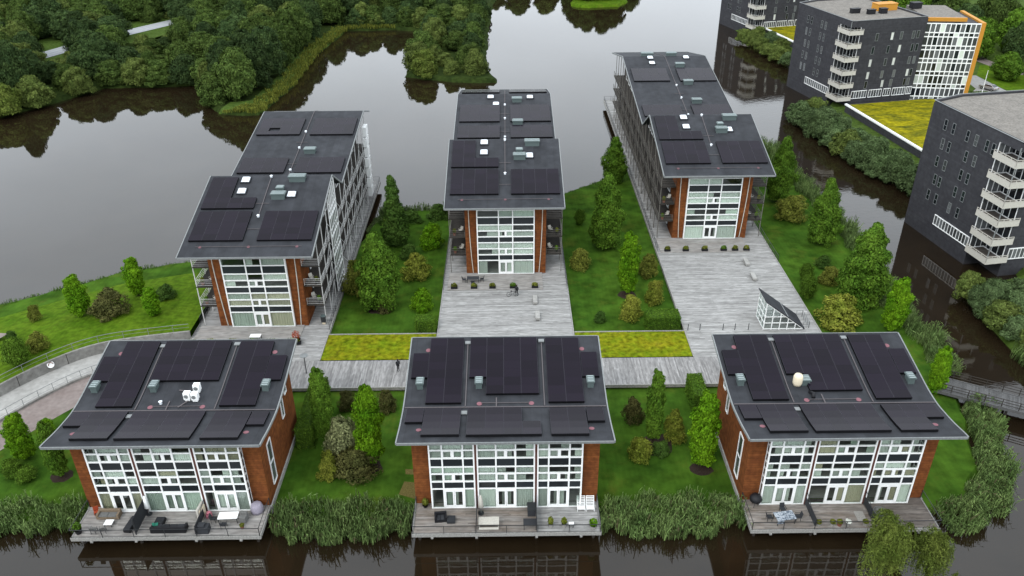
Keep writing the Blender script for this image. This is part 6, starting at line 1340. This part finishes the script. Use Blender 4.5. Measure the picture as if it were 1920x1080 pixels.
for (x, y, h, w_) in ((137,262,13,11),(148,255,14,12),(132,233,11,10),(146,240,12,11),(129.5,212,7,8),(142,229,11,10),(153,268,14,12),(118,245,13,11),(124,256,13,11),(112,258,13,11),(140,214,9,9),(146,208,9,9),(126,272,13,11),(112,276,13,11),(138,278,14,12),(100,290,12,11),(158,244,13,12),(134,246,12,10),(135,205,5,7),(124,243,11,10)):
    plant('wood', x, y, -.5, h, w_, 'park_tree', 'tree', 'broad park tree beyond the orange-framed block and the drive', vr.choice(['leaf_wood2','leaf_wood1','leaf_mid']), 'park trees beyond the drive')

# clipped box hedges
def hedge(label, x0, x1, y0, y1, z0, z1, seed, m='hedge'):
    r = np.random.default_rng(seed); t = thing('clipped_hedge', label, 'hedge', ((x0+x1)/2,(y0+y1)/2,z0)); hx, hy, h = (x1-x0)/2, (y1-y0)/2, z1-z0; out = []
    for ax, s, (a, b) in ((0,1,(hy*2,h)),(0,-1,(hy*2,h)),(1,1,(hx*2,h)),(1,-1,(hx*2,h)),(2,1,(hx*2,hy*2))):
        n = int(a*b*190); u = r.uniform(-.5,.5,n)*a; v = r.uniform(-.5,.5,n)*b; d = r.normal(0,.06,n)-np.abs(r.normal(0,.05,n))
        P = np.zeros((n,3)); N = r.normal(size=(n,3))*.55; N[:,ax] += s
        if ax == 0: P[:,0] = s*(hx+d); P[:,1] = u; P[:,2] = v+h/2
        elif ax == 1: P[:,1] = s*(hy+d); P[:,0] = u; P[:,2] = v+h/2
        else: P[:,0] = u; P[:,1] = v; P[:,2] = h+d
        N /= np.linalg.norm(N, axis=1, keepdims=True); out.append(leaf_arrays(P, N, .085, r))
    link('foliage', quad_mesh('hedge_foliage', np.concatenate(out), m), t)
    MB().box(-hx+.12,hx-.12,-hy+.12,hy-.12,0,h-.15).build('hedge_core', 'leaf_dark', t)
hedge('long dark clipped hedge along the side of the first house', -23.6, -21.7, 70.5, 80.2, LAWN, 2.2, 1)
hedge('clipped hedge end beside the third house and the boardwalk', 21.2, 22.9, 76.0, 80.4, LAWN, 2.0, 2, 'leaf_mid')
hedge('small clipped block hedge at the left edge of the middle plaza', -12.6, -9.95, 93.3, 95.0, LAWN, 1.7, 3, 'leaf_mid')
hedge('clipped block hedge at the left edge of the right plaza', 18.4, 22.9, 93.3, 95.6, LAWN, 1.8, 4, 'leaf_mid')
hedge('low clipped hedge beside the flagpole', 113.5, 117.5, 196.5, 198.2, -.4, .7, 5)

# reeds
def reeds(name, label, pts, n, h, seed, m='reed', wd=.042, z=-1.45):
    """pts: base positions (n,2)"""
    r = np.random.default_rng(seed); n = len(pts); B = np.column_stack([pts, np.full(n, z)]); hh = h*r.uniform(.45,1.25,n)*(1+.32*np.sin(pts[:,0]*1.1+pts[:,1]*.7)*np.cos(pts[:,1]*1.3)); a = r.uniform(0,2*math.pi,n); lean = r.uniform(.05,.45,n)*hh
    d = np.stack([np.cos(a)*.6+.25, np.sin(a)*.6-.35, 0*a], 1); side = np.stack([-np.sin(a+r.uniform(-1,1,n)), np.cos(a), 0*a], 1)*wd
    up = np.array([0,0,1.])
    M = B+up*(hh*.6)[:,None]+d*(lean*.35)[:,None]; T = B+up*hh[:,None]+d*lean[:,None]; T2 = T+d*(lean*.5)[:,None]-up*(hh*.10)[:,None]
    V = np.stack([B-side*.6, B+side*.6, M+side, M-side, M-side, M+side, T+side*.8, T-side*.8, T-side*.8, T+side*.8, T2+side*.1, T2-side*.1], 1).reshape(-1,3)
    # plumes and side leaves make the mass fuller
    k = r.integers(0, n, n); P = B[k]+up*(hh[k]*r.uniform(.35,1.0,n))[:,None]+d[k]*(lean[k]*.5)[:,None]; N = r.normal(size=(n,3))+np.array([0,-.4,.6]); N /= np.linalg.norm(N, axis=1, keepdims=True)
    V = np.concatenate([V, leaf_arrays(P, N, .26, r, .16)])
    o_ = link(name, quad_mesh(name, V, m)); return tag(o_, label, 'reeds', None, 'stuff')
def scatter_poly(poly, dens, seed):
    r = np.random.default_rng(seed); xs = [p[0] for p in poly]; ys = [p[1] for p in poly]; n = int((max(xs)-min(xs))*(max(ys)-min(ys))*dens)
    X = r.uniform(min(xs), max(xs), n); Y = r.uniform(min(ys), max(ys), n); wob = .5*np.sin(X*1.7)+.35*np.sin(X*4.1+2); wobx = .4*np.sin(Y*1.3)
    return np.array([(x, y) for x, y, a, b in zip(X, Y, wob, wobx) if in_poly(x+b*.6, y+a, poly)])
def scatter_line(line, wd, dens, seed, side=0.):
    r = np.random.default_rng(seed); out = []
    for (ax, ay), (bx, by) in zip(line, line[1:]):
        l = math.hypot(bx-ax, by-ay); n = int(l*wd*dens); t = r.uniform(0,1,n); o_ = r.uniform(-.5,.5,n)*wd*(1+.25*np.sin(t*l*.9))+side; nx, ny = -(by-ay)/l, (bx-ax)/l
        out.append(np.stack([ax+(bx-ax)*t+nx*o_, ay+(by-ay)*t+ny*o_], 1))
    return np.concatenate(out)
reeds('reeds', 'dark green reeds in front of the garden between first and middle house', scatter_poly([(-23.9,58.6),(-19,57.2),(-13.5,57.4),(-9.8,58.9),(-9.8,61.9),(-16,62.6),(-23.9,62.2)], 60, 1), 0, 1.65, 1)
reeds('reeds', 'dark green reeds in front of the garden between middle and third house', scatter_poly([(8.8,58.8),(12.5,57.4),(18,57.4),(23.2,59.3),(23.2,62.4),(16,62.7),(8.8,62.2)], 60, 2), 0, 1.65, 2)
reeds('reeds', 'dark green reeds left of the first house terrace', scatter_poly([(-60,58.5),(-50,58.9),(-43.2,59.4),(-42.8,62.6),(-48,63.2),(-60,63)], 55, 3), 0, 1.5, 3)
reeds('reeds', 'tall reeds wrapping around the right end of the third house', np.concatenate([scatter_line([(42.4,60.6),(46.6,61.6),(50.2,66),(52.8,73.6),(54.6,79)], 3.6, 50, 4, -1.3), ]), 0, 1.45, 4, wd=.045)
reeds('reeds', 'reed belt along the canal beside the east lawn', scatter_line([(54.9,84),(55.2,90),(54.4,98),(56.2,116),(56.2,132),(54.6,147),(55,163),(50,169)], 3.4, 36, 5), 0, 2.0, 5)
reeds('reeds', 'short reeds along the west lawn shore', scatter_line([(-95,91.6),(-73.8,102.4),(-66.8,107.2),(-59,112.5),(-49.6,115.7),(-43,117)], .9, 40, 6), 0, .8, 6, z=-1.3)
reeds('reeds', 'reeds on the shore between the left and middle long blocks', scatter_line([(-23.4,126),(-21.5,134),(-16.4,134.2),(-10.2,135.6)], 1.6, 40, 7), 0, 1.5, 7)
reeds('reeds', 'reeds on the shore between the middle and right long blocks', scatter_line([(9,140),(16.5,145.8),(20,149),(23.4,151.6)], .9, 40, 8), 0, .8, 8)
reeds('reeds', 'green reed fringe on the far peninsula shore', scatter_line([(-68,193),(-59.4,192.2),(-56.7,214),(-56.7,254),(-53,281),(-37,281.8)], 4.6, 9, 9, 1.2), 0, 1.15, 9, 'leaf_olive', .10, z=-.9)
reeds('reeds', 'reed fringe of the canal bank near the footbridge', scatter_line([(66,70),(66,80),(66.6,88)], 3, 36, 10), 0, 1.8, 10)
reeds('reeds', 'sparse reed tips rising from the water in front of the first house', scatter_line([(-38,50.0),(-30,50.2)], 1.6, 26, 12), 0, 2.6, 12, 'leaf_olive')

reeds('reeds', 'dead tan reed stems standing among the front reeds', np.concatenate([scatter_poly([(-23.9,58.6),(-19,57.2),(-13.5,57.4),(-9.8,58.9),(-9.8,61.9),(-16,62.6),(-23.9,62.2)], 2.5, 21), scatter_poly([(8.8,58.8),(12.5,57.4),(18,57.4),(23.2,59.3),(23.2,62.4),(16,62.7),(8.8,62.2)], 2.5, 22), scatter_line([(42.4,60.6),(46.6,61.6),(50.2,66),(52.8,73.6),(54.6,79)], 3.6, 1.2, 23, -1.3)]), 0, 1.6, 24, 'dead_reed')
# weeping willow in the foreground water edge
def willow(label, x, y, H, R, n, seed):
    t = thing('weeping_willow', label, 'tree', (x,y,-1.6)); r = np.random.default_rng(seed); out = []
    heads = [(r.normal(0,R*.38), r.normal(0,R*.38), H*r.uniform(.72,.97)) for _ in range(16)]
    for k in range(n):
        hx, hy, hz = heads[k % len(heads)]; a = r.uniform(0,6.28); L_ = r.uniform(.35,.62)*H; rr = R*r.uniform(.2,.5); m_ = int(L_/.11); tt = np.linspace(0,1,m_)
        hor = rr*(1-(1-np.minimum(tt*1.7,1))**2); P = np.stack([hx+np.cos(a)*hor, hy+np.sin(a)*hor, hz+.35*np.sin(np.minimum(tt*2.4,1.57))*rr-L_*tt**1.6], 1)+r.normal(size=(m_,3))*.05
        N = np.stack([np.cos(a)+0*tt, np.sin(a)+0*tt, .5+0*tt], 1)+r.normal(size=(m_,3))*.6; N /= np.linalg.norm(N, axis=1, keepdims=True)
        out.append(leaf_arrays(P[P[:,2] > .2], N[P[:,2] > .2], .13, r, .3))
    link('crown', quad_mesh('willow_crown', np.concatenate(out), 'leaf_willow'), t)
    link('trunk', trunk_mesh('willow_trunk', H, .22, 9, R*.8, seed), t)
willow('large weeping willow rising in front of the third house terrace', 33.6, 51.4, 8.3, 2.4, 560, 1)
willow('smaller weeping willow right of the large one at the bottom edge', 37.4, 51.4, 7.4, 2.1, 380, 2)
willow('lowest weeping willow tip at the bottom right edge of the picture', 38.6, 48.6, 4.4, 1.5, 200, 3)
willow('small leafy willow tip at the bottom left corner', -47.0, 51.0, 3.2, 1.5, 160, 4)
